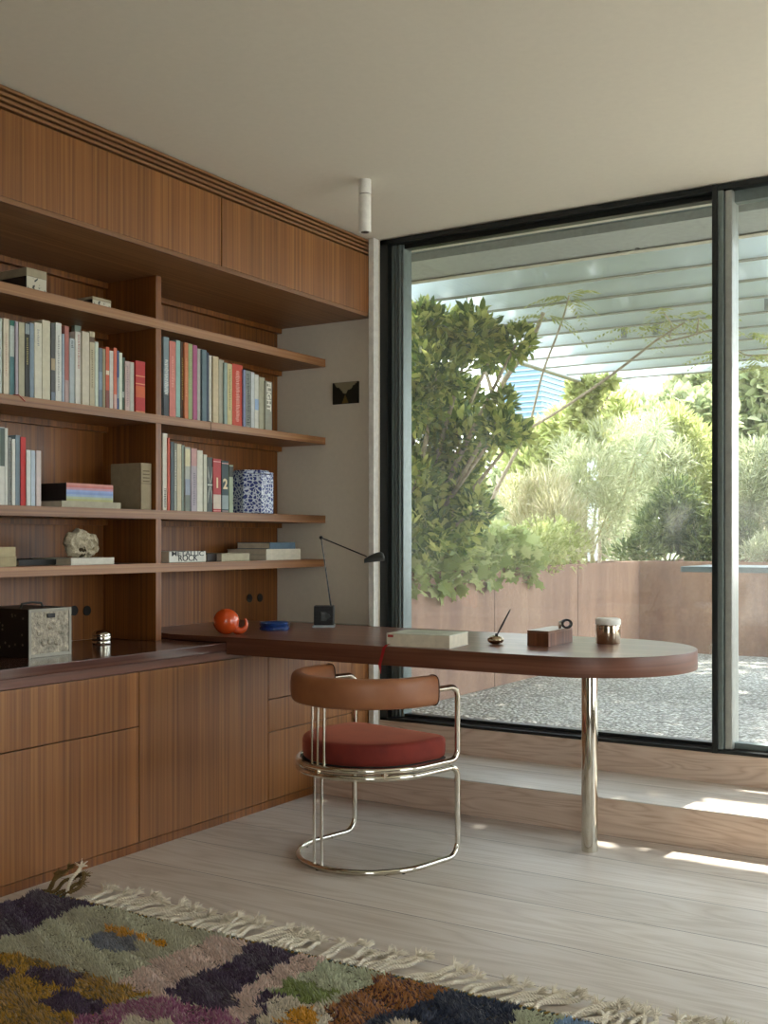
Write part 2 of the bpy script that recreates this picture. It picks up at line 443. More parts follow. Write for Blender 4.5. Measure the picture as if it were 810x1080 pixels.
# ------------------------------------------------------------------ desk
dk = thing('desk', 'long walnut desk with a rounded end on a single polished steel leg', 'desk', (-1.54, 3.92, 0))
DR = .400; DCX, DCY = -1.548, 3.918
def dpoly(x0, r=DR):
    pts = [(x0, DCY + r), (x0, DCY - r)]
    for i in range(33):
        a = -PI / 2 + PI * i / 32; pts.append((DCX + r * math.cos(a), DCY + r * math.sin(a)))
    return pts
dt = MB(); dt.prism(dpoly(XF + .018), .688, .757); dt.prism([(XB + .003, DCY + DR), (XB + .003, 3.64), (-3.225, 3.515), (XF + .018, DCY - DR), (XF + .018, DCY + DR)], .7365, .757)
dt.build('desktop', EDGEW, dk, bevel=.002, smooth=True)
MB().prism(dpoly(XF + .018, DR - .002), .757, .7575).build('veneer', WALNUTX, dk)
MB().prism([(XB + .005, DCY + DR - .002), (XB + .005, 3.64), (-3.225, 3.517), (XF + .018, DCY - DR + .002), (XF + .018, DCY + DR - .002)], .757, .7575).build('veneer', WALNUTX, dk)
lg = MB().lathe([(.029, 0), (.030, .004), (.030, .684), (.029, .688)], (-1.535, 3.925, 0), 40)
lg.build('leg', CHROME, dk, smooth=True)

# ------------------------------------------------------------------ armchair
mid = Vector((-2.164, 3.63, 0)); fa = math.atan2(.98, .20) - PI / 2
ch = thing('armchair', 'tubular chrome armchair with tan leather back and rust velvet seat', 'chair', (-2.164 - .18 * .2, 3.63 - .18 * .98, 0), fa)
R = .262; FR = .185
def arc_pts(R, z, y_end, n=28):
    pts = [(R, y_end, z), (R, y_end * .5, z)]
    for i in range(n + 1):
        a = -PI * i / n; pts.append((R * math.cos(a), R * math.sin(a), z))
    return pts + [(-R, y_end * .5, z), (-R, y_end, z)]
def bend(p0, c, p1, r, n=7):
    # rounded corner from p0 through c to p1
    p0, c, p1 = map(Vector, (p0, c, p1)); a = (p0 - c).normalized(); b_ = (p1 - c).normalized()
    s, e = c + a * r, c + b_ * r; o = s + b_ * r; out = []
    for i in range(n + 1):
        t = i / n * PI / 2; out.append(tuple(o - b_ * r * math.cos(t) - a * r * math.sin(t) if False else o + (s - o) * math.cos(t) + (e - o) * math.sin(t)))
    return out
TR = .0105
def side_up(sx):      # arm tube: pad end -> forward -> down -> back into upper ring
    x = sx * R
    pts = [(x, .02, .622)] + bend((x, 0, .622), (x, FR, .622), (x, FR, .3), .038) + bend((x, FR, .6), (x, FR, .358), (x, 0, .358), .038)
    return pts
r_ = side_up(1); l_ = side_up(-1)
ring = [p for p in arc_pts(R, .358, 0)[2:-2]]
MB().tube(r_ + [(R, .07, .358)] + ring + [(-R, .07, .358)] + l_[::-1], TR, 12).build('upper_frame', CHROME, ch, world=False, smooth=True)
def side_dn(sx):
    x = sx * R
    return bend((x, 0, .332), (x, FR, .332), (x, FR, 0), .038) + bend((x, FR, .3), (x, FR, TR), (x, 0, TR), .05)
a = side_dn(1)
lowring = [(R, .07, .332)] + arc_pts(R, .332, 0)[2:-2] + [(-R, .07, .332)]
b2 = side_dn(-1)
loop = a + [(R, .05, TR)] + arc_pts(R, TR, 0)[2:-2] + [(-R, .05, TR)] + b2[::-1]
MB().tube([(R, FR - .04, .332)] + lowring + [(-R, FR - .04, .332)], TR, 12).build('lower_ring', CHROME, ch, world=False, smooth=True)
MB().tube(loop, TR, 12).build('floor_frame', CHROME, ch, world=False, smooth=True)
for dx in (-.030, 0, .030):
    y = -math.sqrt(R * R - dx * dx); MB().tube([(dx, y, .358), (dx, y, .60)], .0052, 10).build('back_rod', CHROME, ch, world=False, smooth=True)
for dx in (-.019, .019):
    y = -math.sqrt(R * R - dx * dx); MB().tube([(dx, y, TR), (dx, y, .332)], .0055, 10).build('lower_rod', CHROME, ch, world=False, smooth=True)
for ang in (-35, -90, -145):
    q = math.radians(ang); MB().box(R * math.cos(q) - .008, R * math.cos(q) + .008, R * math.sin(q) - .008, R * math.sin(q) + .008, .330, .360).build('ring_clip', CHROME, ch, world=False, bevel=.002)
for ang in (-20, -90, -160):
    q = math.radians(ang); MB().lathe([(.008, 0), (.008, .004)], (R * math.cos(q), R * math.sin(q), 0), 12).build('floor_glide', BLACK, ch, world=False)
def leather():
    t = NT('tan_leather'); n = t.noise(t.mapping((1, 1, 1)), 6, 4); n2 = t.noise(t.mapping((1, 1, 1)), 260, 2)
    t.col(t.ramp(n, [(.3, rgb('#8a5636')), (.7, rgb('#a56d48'))])); t.b.inputs['Roughness'].default_value = .42
    t.bump(n2, .15, .001); return t.m
def velvet():
    t = NT('rust_velvet'); n = t.noise(t.mapping((1, 1, 1)), 9, 4)
    t.col(t.ramp(n, [(.3, rgb('#651a10')), (.7, rgb('#802716'))])); t.b.inputs['Roughness'].default_value = .85
    t.b.inputs['Sheen Weight'].default_value = .6; t.b.inputs['Sheen Tint'].default_value = rgb('#e08a6a'); t.b.inputs['Sheen Roughness'].default_value = .35
    return t.m
LEATHER = leather(); VELVET = velvet()
def sweep_pad():
    path = [(R, .05), (R, .02)] + [(R * math.cos(-PI * i / 40), R * math.sin(-PI * i / 40)) for i in range(41)] + [(-R, .02), (-R, .05)]
    sec = []
    for k in range(24):
        q = 2 * PI * k / 24; e = .62
        cx = math.copysign(abs(math.cos(q)) ** e, math.cos(q)); sz = math.copysign(abs(math.sin(q)) ** e, math.sin(q))
        sec.append((cx * .028, sz * .053))
    mb = MB(); v = []; f = []; n = len(path)
    for i, (x, y) in enumerate(path):
        tx = path[min(i + 1, n - 1)][0] - path[max(i - 1, 0)][0]; ty = path[min(i + 1, n - 1)][1] - path[max(i - 1, 0)][1]
        L = math.hypot(tx, ty); nx, ny = ty / L, -tx / L
        k = 1 if 0 < i < n - 1 else .985
        for a_, z_ in sec: v.append((x + nx * a_ * k, y + ny * a_ * k, .622 + z_ * k))
    for i in range(n - 1):
        for k in range(24): l = (k + 1) % 24; f.append((i * 24 + k, (i + 1) * 24 + k, (i + 1) * 24 + l, i * 24 + l))
    f.append(tuple(range(24))); f.append(tuple((n - 1) * 24 + k for k in range(24))[::-1])
    mb._a(v, f)
    pip = []
    for x, sg in ((R, 1), (-R, -1)): pip.append([(x + a_ * 1.0, .05, .622 + z_ * 1.0) for a_, z_ in sec])
    return mb, pip
pm, pip = sweep_pad()
pad = pm.build('backrest', LEATHER, ch, world=False, smooth=True)
for pp in pip: MB().tube(pp, .0022, 6, cyclic=True).build('piping', plain('#3b2015', .6), pad, world=False, smooth=True)
def dshape(r, yf, n=30):
    pts = [(r * math.cos(-PI * i / n), r * math.sin(-PI * i / n)) for i in range(n + 1)]
    c = .05
    pts += [(-r, yf - c), (-r + c * .3, yf - c * .3), (-r + c, yf), (r - c, yf), (r - c * .3, yf - c * .3), (r, yf - c)]
    return pts
mb = MB(); layers = [(.238, .369), (.243, .373), (.246, .390), (.2465, .41), (.246, .430), (.243, .438), (.236, .4435), (.222, .4455), (.17, .4475)]
v = []; f = []; n = len(dshape(.2, .16))
for r, z in layers: v += [(x, y, z) for x, y in dshape(r, .168 * r / .245)]
for i in range(len(layers) - 1):
    for k in range(n): l = (k + 1) % n; f.append((i * n + k, i * n + l, (i + 1) * n + l, (i + 1) * n + k))
f.append(tuple(range(n))[::-1]); f.append(tuple((len(layers) - 1) * n + k for k in range(n))); mb._a(v, f)
mb.build('seat', VELVET, ch, world=False, smooth=True)
MB().prism(dshape(.250, .165), .362, .369).build('seat_plate', BLACK, ch, world=False)

# ------------------------------------------------------------------ ceiling spot
sp = thing('ceiling_spotlight', 'slim white cylinder spotlight hanging from the ceiling above the bookcase end', 'lamp', (-2.48, 3.855, ZC))
MB().lathe([(.0245, -.057), (.0255, -.055), (.0255, 0)], (-2.48, 3.855, ZC), 28).build('mount', WHITE, sp, smooth=True)
MB().lathe([(.021, -.064), (.021, -.056)], (-2.48, 3.855, ZC), 28).build('swivel_joint', plain('#77746b', .5), sp, smooth=True)
MB().lathe([(.018, -.210), (.019, -.214), (.0245, -.214), (.0255, -.212), (.0255, -.063), (.0245, -.061)], (-2.48, 3.855, ZC), 28).build('barrel', WHITE, sp, smooth=True)
MB().lathe([(.017, -.2145), (.0175, -.208)], (-2.48, 3.855, ZC), 24).build('lens', plain('#4a4a46', .2), sp, smooth=True)

# ------------------------------------------------------------------ small picture
p0 = onY(352, 427, YB); p1 = onY(379, 402, YB)
t = NT('painted_avenue_scene')
tc = t.n.new('ShaderNodeTexCoord'); s3 = t.n.new('ShaderNodeSeparateXYZ'); t.link(tc.outputs['Generated'], s3.inputs[0])
dx = t.math('ABSOLUTE', t.math('SUBTRACT', s3.outputs[0], .5))
sky = t.math('GREATER_THAN', t.math('SUBTRACT', s3.outputs[2], t.math('ADD', t.math('MULTIPLY', dx, 1.1), t.math('MULTIPLY', t.noise(t.mapping((1, 1, 1), 'Generated'), 9, 3), .35))), .28)
path = t.math('GREATER_THAN', t.math('SUBTRACT', t.math('SUBTRACT', .55, s3.outputs[2]), t.math('MULTIPLY', dx, 3.2)), 0.12)
c = t.mix(sky, rgb('#1c1d14'), rgb('#8f866a')); c = t.mix(path, c, rgb('#6d5b2c')); t.col(c)
pic = thing('small_painting', 'tiny unframed landscape painting on the plaster wall beside the window', 'picture', (p0.x, YB, p0.z))
MB().box(p0.x, p1.x, YB - .010, YB - .0005, p0.z, p1.z).build('canvas', plain('#2a281f', .8), pic, bevel=.001)
MB().box(p0.x + .001, p1.x - .001, YB - .0115, YB - .0102, p0.z + .001, p1.z - .001).build('painted_face', t.m, pic)

# ------------------------------------------------------------------ books
PAGES = plain('#d6cdb8', .85, nm='book_pages')
def upright(u0, u1, vt, sz, colr, label, group, setb=.02, depth=.18, bands=(), txt=None, nm='book'):
    xs = XS - setb
    y0 = onX(u0, 500, xs).y; y1 = onX(u1, 500, xs).y; zt = onX((u0 + u1) / 2, vt, xs).z
    y0 += .0006; y1 -= .0006; depth = min(depth, xs - (XB + .05))
    m = plain(colr, .55)
    root = thing(nm, label, 'book', (xs, (y0 + y1) / 2, sz), 0, group)
    th = min(.0025, (y1 - y0) * .2)
    c = MB(); c.box(xs - .003, xs, y0, y1, sz, zt); c.box(xs - depth, xs - .003, y0, y0 + th, sz, zt); c.box(xs - depth, xs - .003, y1 - th, y1, sz, zt)
    c.build('cover', m, root)
    MB().box(xs - depth + .004, xs - .0032, y0 + th, y1 - th, sz + .002, zt - .004).build('page_block', PAGES, root)
    H = zt - sz
    for a_, b_, bc in bands:
        MB().box(xs, xs + .0005, y0 + .0002, y1 - .0002, sz + a_ * H, sz + b_ * H).build('spine_band', plain(bc, .55), root)
    if txt:
        kind, tcol, a_, b_, wd = txt
        if kind == 'dash':      # worn lettering, unreadable at this size
            q = MB(); z = sz + a_ * H; w = (y1 - y0) * wd / 2; ym = (y0 + y1) / 2
            while z < sz + b_ * H:
                h_ = random.uniform(.003, .007)
                q.box(xs + .0005, xs + .0009, ym - w * random.uniform(.6, 1), ym + w * random.uniform(.5, 1), z, z + h_ * .55); z += h_ + .001
            q.build('spine_lettering', plain(tcol, .6), root)
    return root, xs, y0, y1, zt

def row(books, sz, where, group, setbs=None):
    n = len(books)
    for i, bk_ in enumerate(books):
        u0, u1, vt, colr, desc = bk_[:5]; kw = bk_[5] if len(bk_) > 5 else {}
        lab = desc + ' ' + where
        if len(lab.split()) > 16: lab = desc + ' ' + where.replace('of the divider', 'of divider').replace('on the', 'on')
        if len(lab.split()) > 16: lab = desc.replace(' the ', ' ') + ' ' + where.replace('of the divider', 'of divider').replace('on the', 'on')
        kw = dict(kw); kw.setdefault('setb', .018 + .012 * random.random())
        upright(u0, u1, vt, sz, colr, lab, group, **kw)

A = [(-20, -15.5, 333, '#b9b3a0', 'beige book furthest left'), (-15.4, -9, 335, '#5e6d72', 'slate book second from the far left'),
 (-8.9, -3.2, 334, '#c9c7ba', 'ivory book just outside the view at left'),
 (-3, 2.2, 335.5, '#b6c2b8', 'pale mint book cut by the left picture edge'),
 (3.6, 9.6, 336, '#d3c9b4', 'cream book with small red print', dict(txt=('dash', '#b58c78', .25, .8, .25))),
 (10.4, 15.6, 338, '#c4cfcb', 'white and teal two-tone book', dict(bands=[(0, .52, '#547e84'), (.93, 1, '#3f7d70')])),
 (16.4, 19.4, 339, '#a79ea8', 'thin lilac grey book'),
 (19.8, 26, 340, '#aaa78c', 'olive beige book beside the thin lilac one'),
 (26.4, 31.2, 341.5, '#222422', 'black book with a yellow title block', dict(bands=[(.86, 1, '#8f9aa0')], txt=('dash', '#b5a96f', .45, .82, .4))),
 (31.4, 36, 341, '#7f8f9e', 'grey blue book right of the black one'),
 (36.4, 44.2, 340.5, '#cfccba', 'broad off-white book with faint grey title', dict(txt=('dash', '#8b8f93', .7, .92, .3))),
 (44.5, 53, 338, '#c8c3ac', 'thick plain cream book, one of the tallest'),
 (53.8, 58.4, 341, '#4d4f50', 'dark photo-patterned book', dict(bands=[(.4, .55, '#a5977a'), (.0, .12, '#6c7a8a')])),
 (58.6, 65, 340.5, '#d2d3cd', 'white book with a long grey title', dict(txt=('dash', '#6f7379', .15, .85, .25))),
 (65.4, 68, 352, '#98a5b4', 'thin pale blue book'),
 (68.2, 72.8, 344, '#a5645c', 'dusty red book', dict(bands=[(0, .3, '#ab9491')])),
 (73.4, 78.8, 357, '#a9b4b8', 'short pale blue grey book', dict(txt=('dash', '#3d4449', .86, .95, .5))),
 (79.4, 86.3, 350, '#d5d4cc', 'white book with red lettering', dict(txt=('dash', '#b06a60', .5, .96, .25))),
 (86.6, 94.2, 350, '#c6bfac', 'wide cream book with blank spine'),
 (94.5, 100, 350, '#b5ab90', 'tan book with a small black emblem', dict(txt=('dash', '#6f6347', .25, .75, .3), bands=[(.86, .93, '#5a4533')])),
 (100.2, 103.8, 360.5, '#c3cdbf', 'narrow pale green book'),
 (104, 108, 367, '#64727f', 'steel blue book', dict(bands=[(.3, .6, '#7b8da0')])),
 (108.2, 111.4, 368, '#8f8467', 'khaki book right of the steel blue one'),
 (111.6, 115.4, 366, '#c4583a', 'orange red book left of a white one', dict(bands=[(0, .3, '#7a3a30'), (.55, .62, '#e0d0b8')])),
 (115.6, 119.8, 370, '#cdc9c2', 'light grey book between two orange ones'),
 (120, 123.4, 367, '#c8674c', 'coral book with pale foot', dict(bands=[(0, .25, '#c9a49a')])),
 (123.5, 125.6, 370, '#31518a', 'very thin cobalt blue book', dict(bands=[(.2, .55, '#8da3b8')])),
 (125.7, 129, 372, '#cdd5c4', 'slim mint white book'),
 (129.1, 131.8, 377, '#425c4e', 'thin dark green book', dict(bands=[(.25, .36, '#b9c2bc')])),
 (132, 137, 381, '#bda7a0', 'blush pink book', dict(txt=('dash', '#8f7a86', .1, .9, .4))),
 (137.2, 141.4, 382, '#bdbcb0', 'pale grey book next to the glossy red one')]
row(A, 1.670, 'on the upper shelf left of the divider', 'books on the upper left shelf')
# thick red book and tall grey-green one behind
upright(143, 153.2, 381, 1.670, '#b01a18', 'thick glossy red book at the right end of the upper left row', 'books on the upper left shelf', setb=.02,
        bands=[(.55, .57, '#d88a5c'), (.70, .72, '#d88a5c'), (.3, .52, '#c2531f'), (0, .04, '#d88a5c')])
upright(78.9, 85.6, 337.5, 1.670, '#9fb0a3', 'tall grey green book standing behind the shorter white ones on the upper left shelf', 'books on the upper left shelf', setb=.235, depth=.05)

B = [(172.6, 178.4, 355.4, '#7e8f94', 'grey blue book with white capital lettering', dict(bands=[(0, .3, '#3b4448')], txt=('dash', '#e4e4dc', .28, .72, .7))),
 (178.7, 185.4, 360, '#c9776a', 'salmon pink book', dict(txt=('dash', '#e0a898', .4, .8, .35))),
 (185.6, 190.1, 359, '#8fb5ac', 'light turquoise book', dict(bands=[(0, .02, '#4b5c5a')])),
 (190.5, 194.4, 361, '#4e3220', 'dark brown book with yellow letters', dict(txt=('dash', '#c2a24c', .25, .8, .4))),
 (194.6, 198.6, 361.4, '#c9784c', 'orange book', dict(txt=('dash', '#d9a06e', .3, .8, .4))),
 (198.7, 203, 362.7, '#94a272', 'moss green book', dict(txt=('dash', '#b9c39a', .4, .9, .3))),
 (203.4, 208, 364, '#a8527e', 'magenta book'),
 (208.3, 213, 368, '#bdbdb8', 'light grey book right of the magenta one'),
 (213.2, 218, 369, '#5d747c', 'slate teal book'),
 (218.2, 220.3, 372, '#39465a', 'very thin navy book'),
 (220.5, 224.4, 375, '#d2cfc4', 'white book beside the thin navy one'),
 (224.7, 230.6, 376, '#c7b795', 'sand coloured book'),
 (231, 236.2, 379.5, '#adaa98', 'stone grey book'),
 (236.5, 239.8, 382.7, '#8fa39c', 'thin sage book'),
 (240, 244.8, 383.8, '#cbbd8a', 'pale yellow book with dark print', dict(txt=('dash', '#6f6847', .25, .9, .4))),
 (245, 256, 384.3, '#c4452e', 'wide red book with pink centre', dict(txt=('dash', '#e3b0a2', .08, .9, .4))),
 (256.6, 259, 390, '#7f86a8', 'thin periwinkle book'),
 (259.2, 264.4, 391, '#8e948c', 'black and white patterned book', dict(txt=('dash', '#1f2222', .05, .95, .7))),
 (264.7, 268.4, 392.4, '#c4c8c8', 'cool white book'),
 (268.6, 272.8, 395, '#cfcfc5', 'white book with blue print', dict(bands=[(.35, .55, '#98b1d0')])),
 (273.2, 279.2, 398, '#a7a48c', 'greenish beige book')]
row(B, 1.670, 'on the upper shelf right of the divider', 'books on the upper right shelf')
rt, xs, y0, y1, zt = upright(279.8, 286.9, 402.3, 1.670, '#99998a', 'grey book titled FLIGHT at the right end of the upper row', 'books on the upper right shelf', setb=.02)
text_obj('spine_title', 'FLIGHT', .042, (xs + .0006, (y0 + y1) / 2, 1.670 + (zt - 1.670) * .69), plain('#e9e6d8', .6), rt, rot=(PI / 2, PI / 2, PI / 2), bold=.0012)
tape = MB(); pa = onX(222, 446, XS + .002)
tape.tube([(XS - .02, pa.y, 1.673), (XS + .002, pa.y, 1.672), (XS + .004, pa.y, 1.665), (XS + .003, pa.y + .004, 1.62), (XS + .004, pa.y + .002, 1.585)], .0012, 6)
tag(tape.build('bookmark_ribbon', plain('#3d3328', .7), smooth=True), 'thin dark bookmark ribbon dangling over the upper right shelf edge', 'ribbon')
pa = onX(20.5, 420, XS + .002)
tag(MB().tube([(XS - .02, pa.y - .01, 1.673), (XS + .002, pa.y - .004, 1.672), (XS + .004, pa.y, 1.668), (XS + .005, pa.y + .022, 1.652)], .0018, 6).build('bookmark_ribbon', plain('#a3231c', .7), smooth=True), 'short red bookmark ribbon hanging over the upper left shelf edge', 'ribbon')

Cc = [(171.6, 176.6, 457, '#cfcabb', 'white book with black foot lettering', dict(txt=('dash', '#3b3b38', .04, .28, .5))),
 (176.8, 179.4, 461.9, '#c0492c', 'thin vermilion book'),
 (180, 183.6, 466, '#3e4c50', 'charcoal teal book'),
 (183.8, 186.6, 467.5, '#8b8d80', 'narrow grey book', dict(txt=('dash', '#d7d4c3', .3, .9, .5))),
 (186.8, 191.5, 468.3, '#c4bb9d', 'cream yellow book'),
 (191.8, 195, 469.5, '#8d9a8e', 'thin grey green book'),
 (195.2, 200.6, 471.5, '#a8aaa0', 'photo-spined book, yellow at the top', dict(bands=[(.7, .97, '#d0c9a3'), (.25, .5, '#8d97a6'), (0, .25, '#6c746a')])),
 (201.6, 207.8, 473, '#a49aa2', 'mauve book with rosy top', dict(bands=[(.72, 1, '#b98f8c')], txt=('dash', '#6f6a7a', .1, .6, .4))),
 (208, 213.8, 475, '#cccab9', 'ivory book'),
 (214.6, 218.4, 479.5, '#c2c1af', 'slim oat coloured book'),
 (218.7, 224.4, 482.4, '#4c5350', 'dark grey book with a white leaf motif', dict(bands=[(.48, .51, '#b9bdb4')]))]
row(Cc, 1.276, 'on the middle shelf right of the divider', 'books on the middle right shelf')
for (u0, u1, vt, colr, lab, dg) in ((224.8, 233.2, 484, '#a93436', 'red volume with a large number 1 on the spine', '1'),
                                   (234, 241, 486, '#2b4146', 'dark teal volume with a large number 2 on the spine', '2')):
    rt, xs, y0, y1, zt = upright(u0, u1, vt, 1.276, colr, lab + ' on the middle right shelf', 'books on the middle right shelf', setb=.02,
        bands=[(.06, .33, '#c8b8a8' if dg == '1' else '#8b9a9a'), (.94, .955, '#d8a8a0'), (.02, .03, '#d8a8a0')])
    text_obj('volume_number', dg, .062, (xs + .0006, (y0 + y1) / 2, 1.276 + (zt - 1.276) * .54), plain('#dccba4', .6), rt, bold=.002)
upright(241.6, 246, 490.5, 1.276, '#9aa78c', 'thin pale green book left of the blue patterned jar on the middle shelf', 'books on the middle right shelf', setb=.02, bands=[(.75, .97, '#2a302a')])
# white leaf motif on the dark book
mb_ = bpy.data.objects[[o.name for o in C.objects if o.get('label', '').startswith('dark grey book with a white leaf')][0]]
bx0 = mb_.location.x; y0 = onX(218.9, 500, bx0).y; y1 = onX(224.2, 500, bx0).y; hz = onX(221, 482.4, bx0).z - 1.276
for zz, sg in ((1.276 + hz * .53, 1), (1.276 + hz * .46, -1)):
    for a_, b_ in ((y0 + .004, y0 + .001), (y1 - .004, y1 - .001)):
        ym = (y0 + y1) / 2
        MB().tube([(bx0 + .0005, ym + (a_ - ym) * .25, zz), (bx0 + .0005, ym + (a_ - ym) * .8, zz + sg * hz * .12), (bx0 + .0005, b_, zz + sg * hz * .3)], [.001, .0026, .0008], 6).build('leaf_motif', plain('#c9ccc2', .6), mb_, smooth=True)
D = [(-14, -9, 449, '#8a5a44', 'brown book beyond the left picture edge'), (-8.8, -.4, 450, '#c9c3b2', 'cream book beyond the left picture edge'),
 (-.2, 5, 450.5, '#cfd0c8', 'white book with dark green upper half', dict(bands=[(.5, .99, '#4f5e58')])),
 (5.2, 8.4, 451.5, '#c9ccc4', 'slim white book next to the half green one'),
 (9, 12.4, 461.5, '#9a9c9a', 'grey book covered in small print', dict(txt=('dash', '#4a4c4c', .05, .95, .5))),
 (12.6, 16.2, 463, '#d2d2cb', 'plain white book left of the steel blue one'),
 (16.5, 21.6, 459, '#6f818c', 'steel blue book'),
 (22, 27.3, 461, '#c01f1b', 'bright red book'),
 (28, 32.4, 474.6, '#cdd4d0', 'short white book right of the red one'),
 (32.7, 37.2, 475, '#b4c2cf', 'short pale blue book'),
 (38.3, 43.4, 475.3, '#c9bdb9', 'short blush white book at the end of its row')]
row(D, 1.276, 'on the middle shelf left of the divider', 'books on the middle left shelf')

def flat(u0, u1, vt, vb, colr, label, sz=None, depth=.2, setb=.02, group=None, nm='book', pages_side=True, zt=None):
    xs = XS - setb; y0 = onX(u0, 540, xs).y; y1 = onX(u1, 540, xs).y
    z0 = sz if sz is not None else onX(u0, vb, xs).z; z1 = zt if zt else onX((u0 + u1) / 2, vt, xs).z
    depth = min(depth, xs - XB - .006)
    r = thing(nm, label, 'book', (xs, (y0 + y1) / 2, z0), 0, group); t_ = .003
    c = MB(); c.box(xs - .003, xs, y0, y1, z0, z1); c.box(xs - depth, xs - .003, y0, y1, z0, z0 + t_); c.box(xs - depth, xs - .003, y0, y1, z1 - t_, z1)
    c.build('cover', plain(colr, .6), r, bevel=.0008)
    MB().box(xs - depth + .003, xs - .0032, y0 + .003, y1 - .003, z0 + t_, z1 - t_).build('page_block', PAGES if pages_side else plain('#5d4c3c', .8), r)
    return r, xs, y0, y1, z0, z1
g = 'books lying flat on the shelves'
r1 = flat(65, 127.5, 529, 537.5, '#a39c86', 'thick beige book lying under the rainbow striped box', 1.276, .26, .012, g)
bx = thing('striped_slipcase', 'black slipcase with rainbow striped edge lying on a beige book', 'book', (XS, r1[2], r1[5]))
xs = XS - .022; y0 = onX(70, 520, xs).y; y1 = onX(119.5, 520, xs).y; z0 = r1[5] + .0005; z1 = onX(95, 510.5, xs).z
MB().box(xs - .22, xs - .001, y0, y1, z0, z1).build('case', plain('#1d1514', .6), bx, bevel=.0008)
for i, cc in enumerate(['#a9a874', '#a3b096', '#8fa6c4', '#7c93c4', '#8aa0cf', '#b78a9c', '#c0746f', '#c98a80']):
    h = (z1 - z0) / 8; MB().box(xs - .001, xs, y0 + .001, y1 - .001, z0 + i * h, z0 + (i + 1) * h).build('stripe', plain(cc, .6), bx)
# linen volume standing with its cover turned towards the room
p0 = onX(148.5, 500, XS - .02); p1 = onX(159.8, 500, XS - .02)
zt = onX(154, 488.5, XS - .02).z; xs = XS - .02
lv = thing('linen_book', 'thick old linen-bound book standing upright against the divider on the middle left shelf', 'book', (xs, p0.y, 1.276))
c = MB(); c.box(xs - .004, xs, p0.y, p1.y, 1.276, zt); c.box(xs - .17, xs, p0.y, p0.y + .004, 1.276, zt); c.box(xs - .17, xs, p1.y - .004, p1.y, 1.276, zt)
c.build('cover', plain('#9c8f74', .85), lv, bevel=.0015)
MB().box(xs - .166, xs - .0045, p0.y + .0045, p1.y - .0045, 1.280, zt - .005).build('page_block', PAGES, lv)
q = MB()
for k in range(4): q.box(xs, xs + .0005, p0.y + .012, p1.y - .012, zt - .035 - k * .014, zt - .030 - k * .014)
q.box(xs, xs + .0006, p0.y + .003, p1.y - .003, zt - .085, zt - .083)
q.build('spine_lettering', plain('#6b5d44', .7), lv)
# shelf 4, left
z4 = 1.056
s1 = flat(-22, 17.5, 590, 598, '#9a8c66', 'lowest of the two old cream books at the left picture edge', z4, .24, .02, g, zt=z4 + .036)
flat(-22, 16.5, 577, 589, '#a89a74', 'upper of the two old cream books at the left picture edge', s1[5] + .0005, .23, .024, g)
flat(20, 74, 592, 598, '#14110f', 'flat black book lying beneath the fossil on the lowest left shelf', z4, .28, .1, g, zt=z4 + .022)
s2 = flat(75, 120.5, 588.3, 597.5, '#c6c1b3', 'flat white book under the fossil stone on the lowest left shelf', z4, .22, .015, g)
q = MB(); q.box(s2[1], s2[1] + .0005, s2[2] + .03, s2[2] + .16, z4 + .026, z4 + .029); q.build('spine_lettering', plain('#8b8578', .7), s2[0])
# fossil
fz = s2[5]; fc = onX(85.5, 575, XS - .07); rs = random.Random(3)
fo = thing('fossil_ammonite', 'pale coiled fossil stone standing on the flat white book', 'ornament', (fc.x, fc.y, fz))
def stone_mat():
    t = NT('pale_stone'); n = t.noise(t.mapping((1, 1, 1)), 38, 5, .7)
    t.col(t.ramp(n, [(.3, rgb('#857a66')), (.55, rgb('#b8ad94')), (.75, rgb('#cdc4ac'))])); t.b.inputs['Roughness'].default_value = .9
    t.bump(n, 1, .012); return t.m
STONE = stone_mat()
H = onX(85, 562, XS - .07).z - fz; hw = (onX(102.5, 575, XS - .07).y - onX(68, 575, XS - .07).y) / 2
def lobe(cy, cz, ry, rz, seed):
    m = MB(); m.sphere((fc.x, fc.y + cy, fz + cz), 1, 40, 26, (.028, ry, rz)); rr = random.Random(seed); out = []
    ph = [rr.uniform(0, 6) for _ in range(4)]
    for x, y, z in m.v:
        a_ = math.atan2(z - fz - cz, y - fc.y - cy); rd = math.hypot((y - fc.y - cy) / ry, (z - fz - cz) / rz)
        k = 1 + .07 * math.sin(5 * a_ + ph[0]) * rd + .05 * math.sin(9 * a_ + ph[1]) * rd + .03 * math.sin(17 * a_ + ph[2]) * rd
        dent = -.012 * math.exp(-((rd - .35) / .15) ** 2) + .005 * math.sin(14 * rd + a_)
        x2 = x + (dent if x > fc.x else -dent) ; out.append((x2, fc.y + cy + (y - fc.y - cy) * k, max(fz + .0005, fz + cz + (z - fz - cz) * k)))
    m.v = out; return m
lobe(-hw * .18, H * .56, hw * .84, H * .58, 1).build('body', STONE, fo, smooth=True)
lobe(hw * .42, H * .50, hw * .58, H * .50, 5).build('outer_whorl', STONE, fo, smooth=True)
lobe(-hw * .1, H * .3, hw * .22, H * .3, 9).build('inner_fold', plain('#4e432f', .9, var=.2), fo, smooth=True)
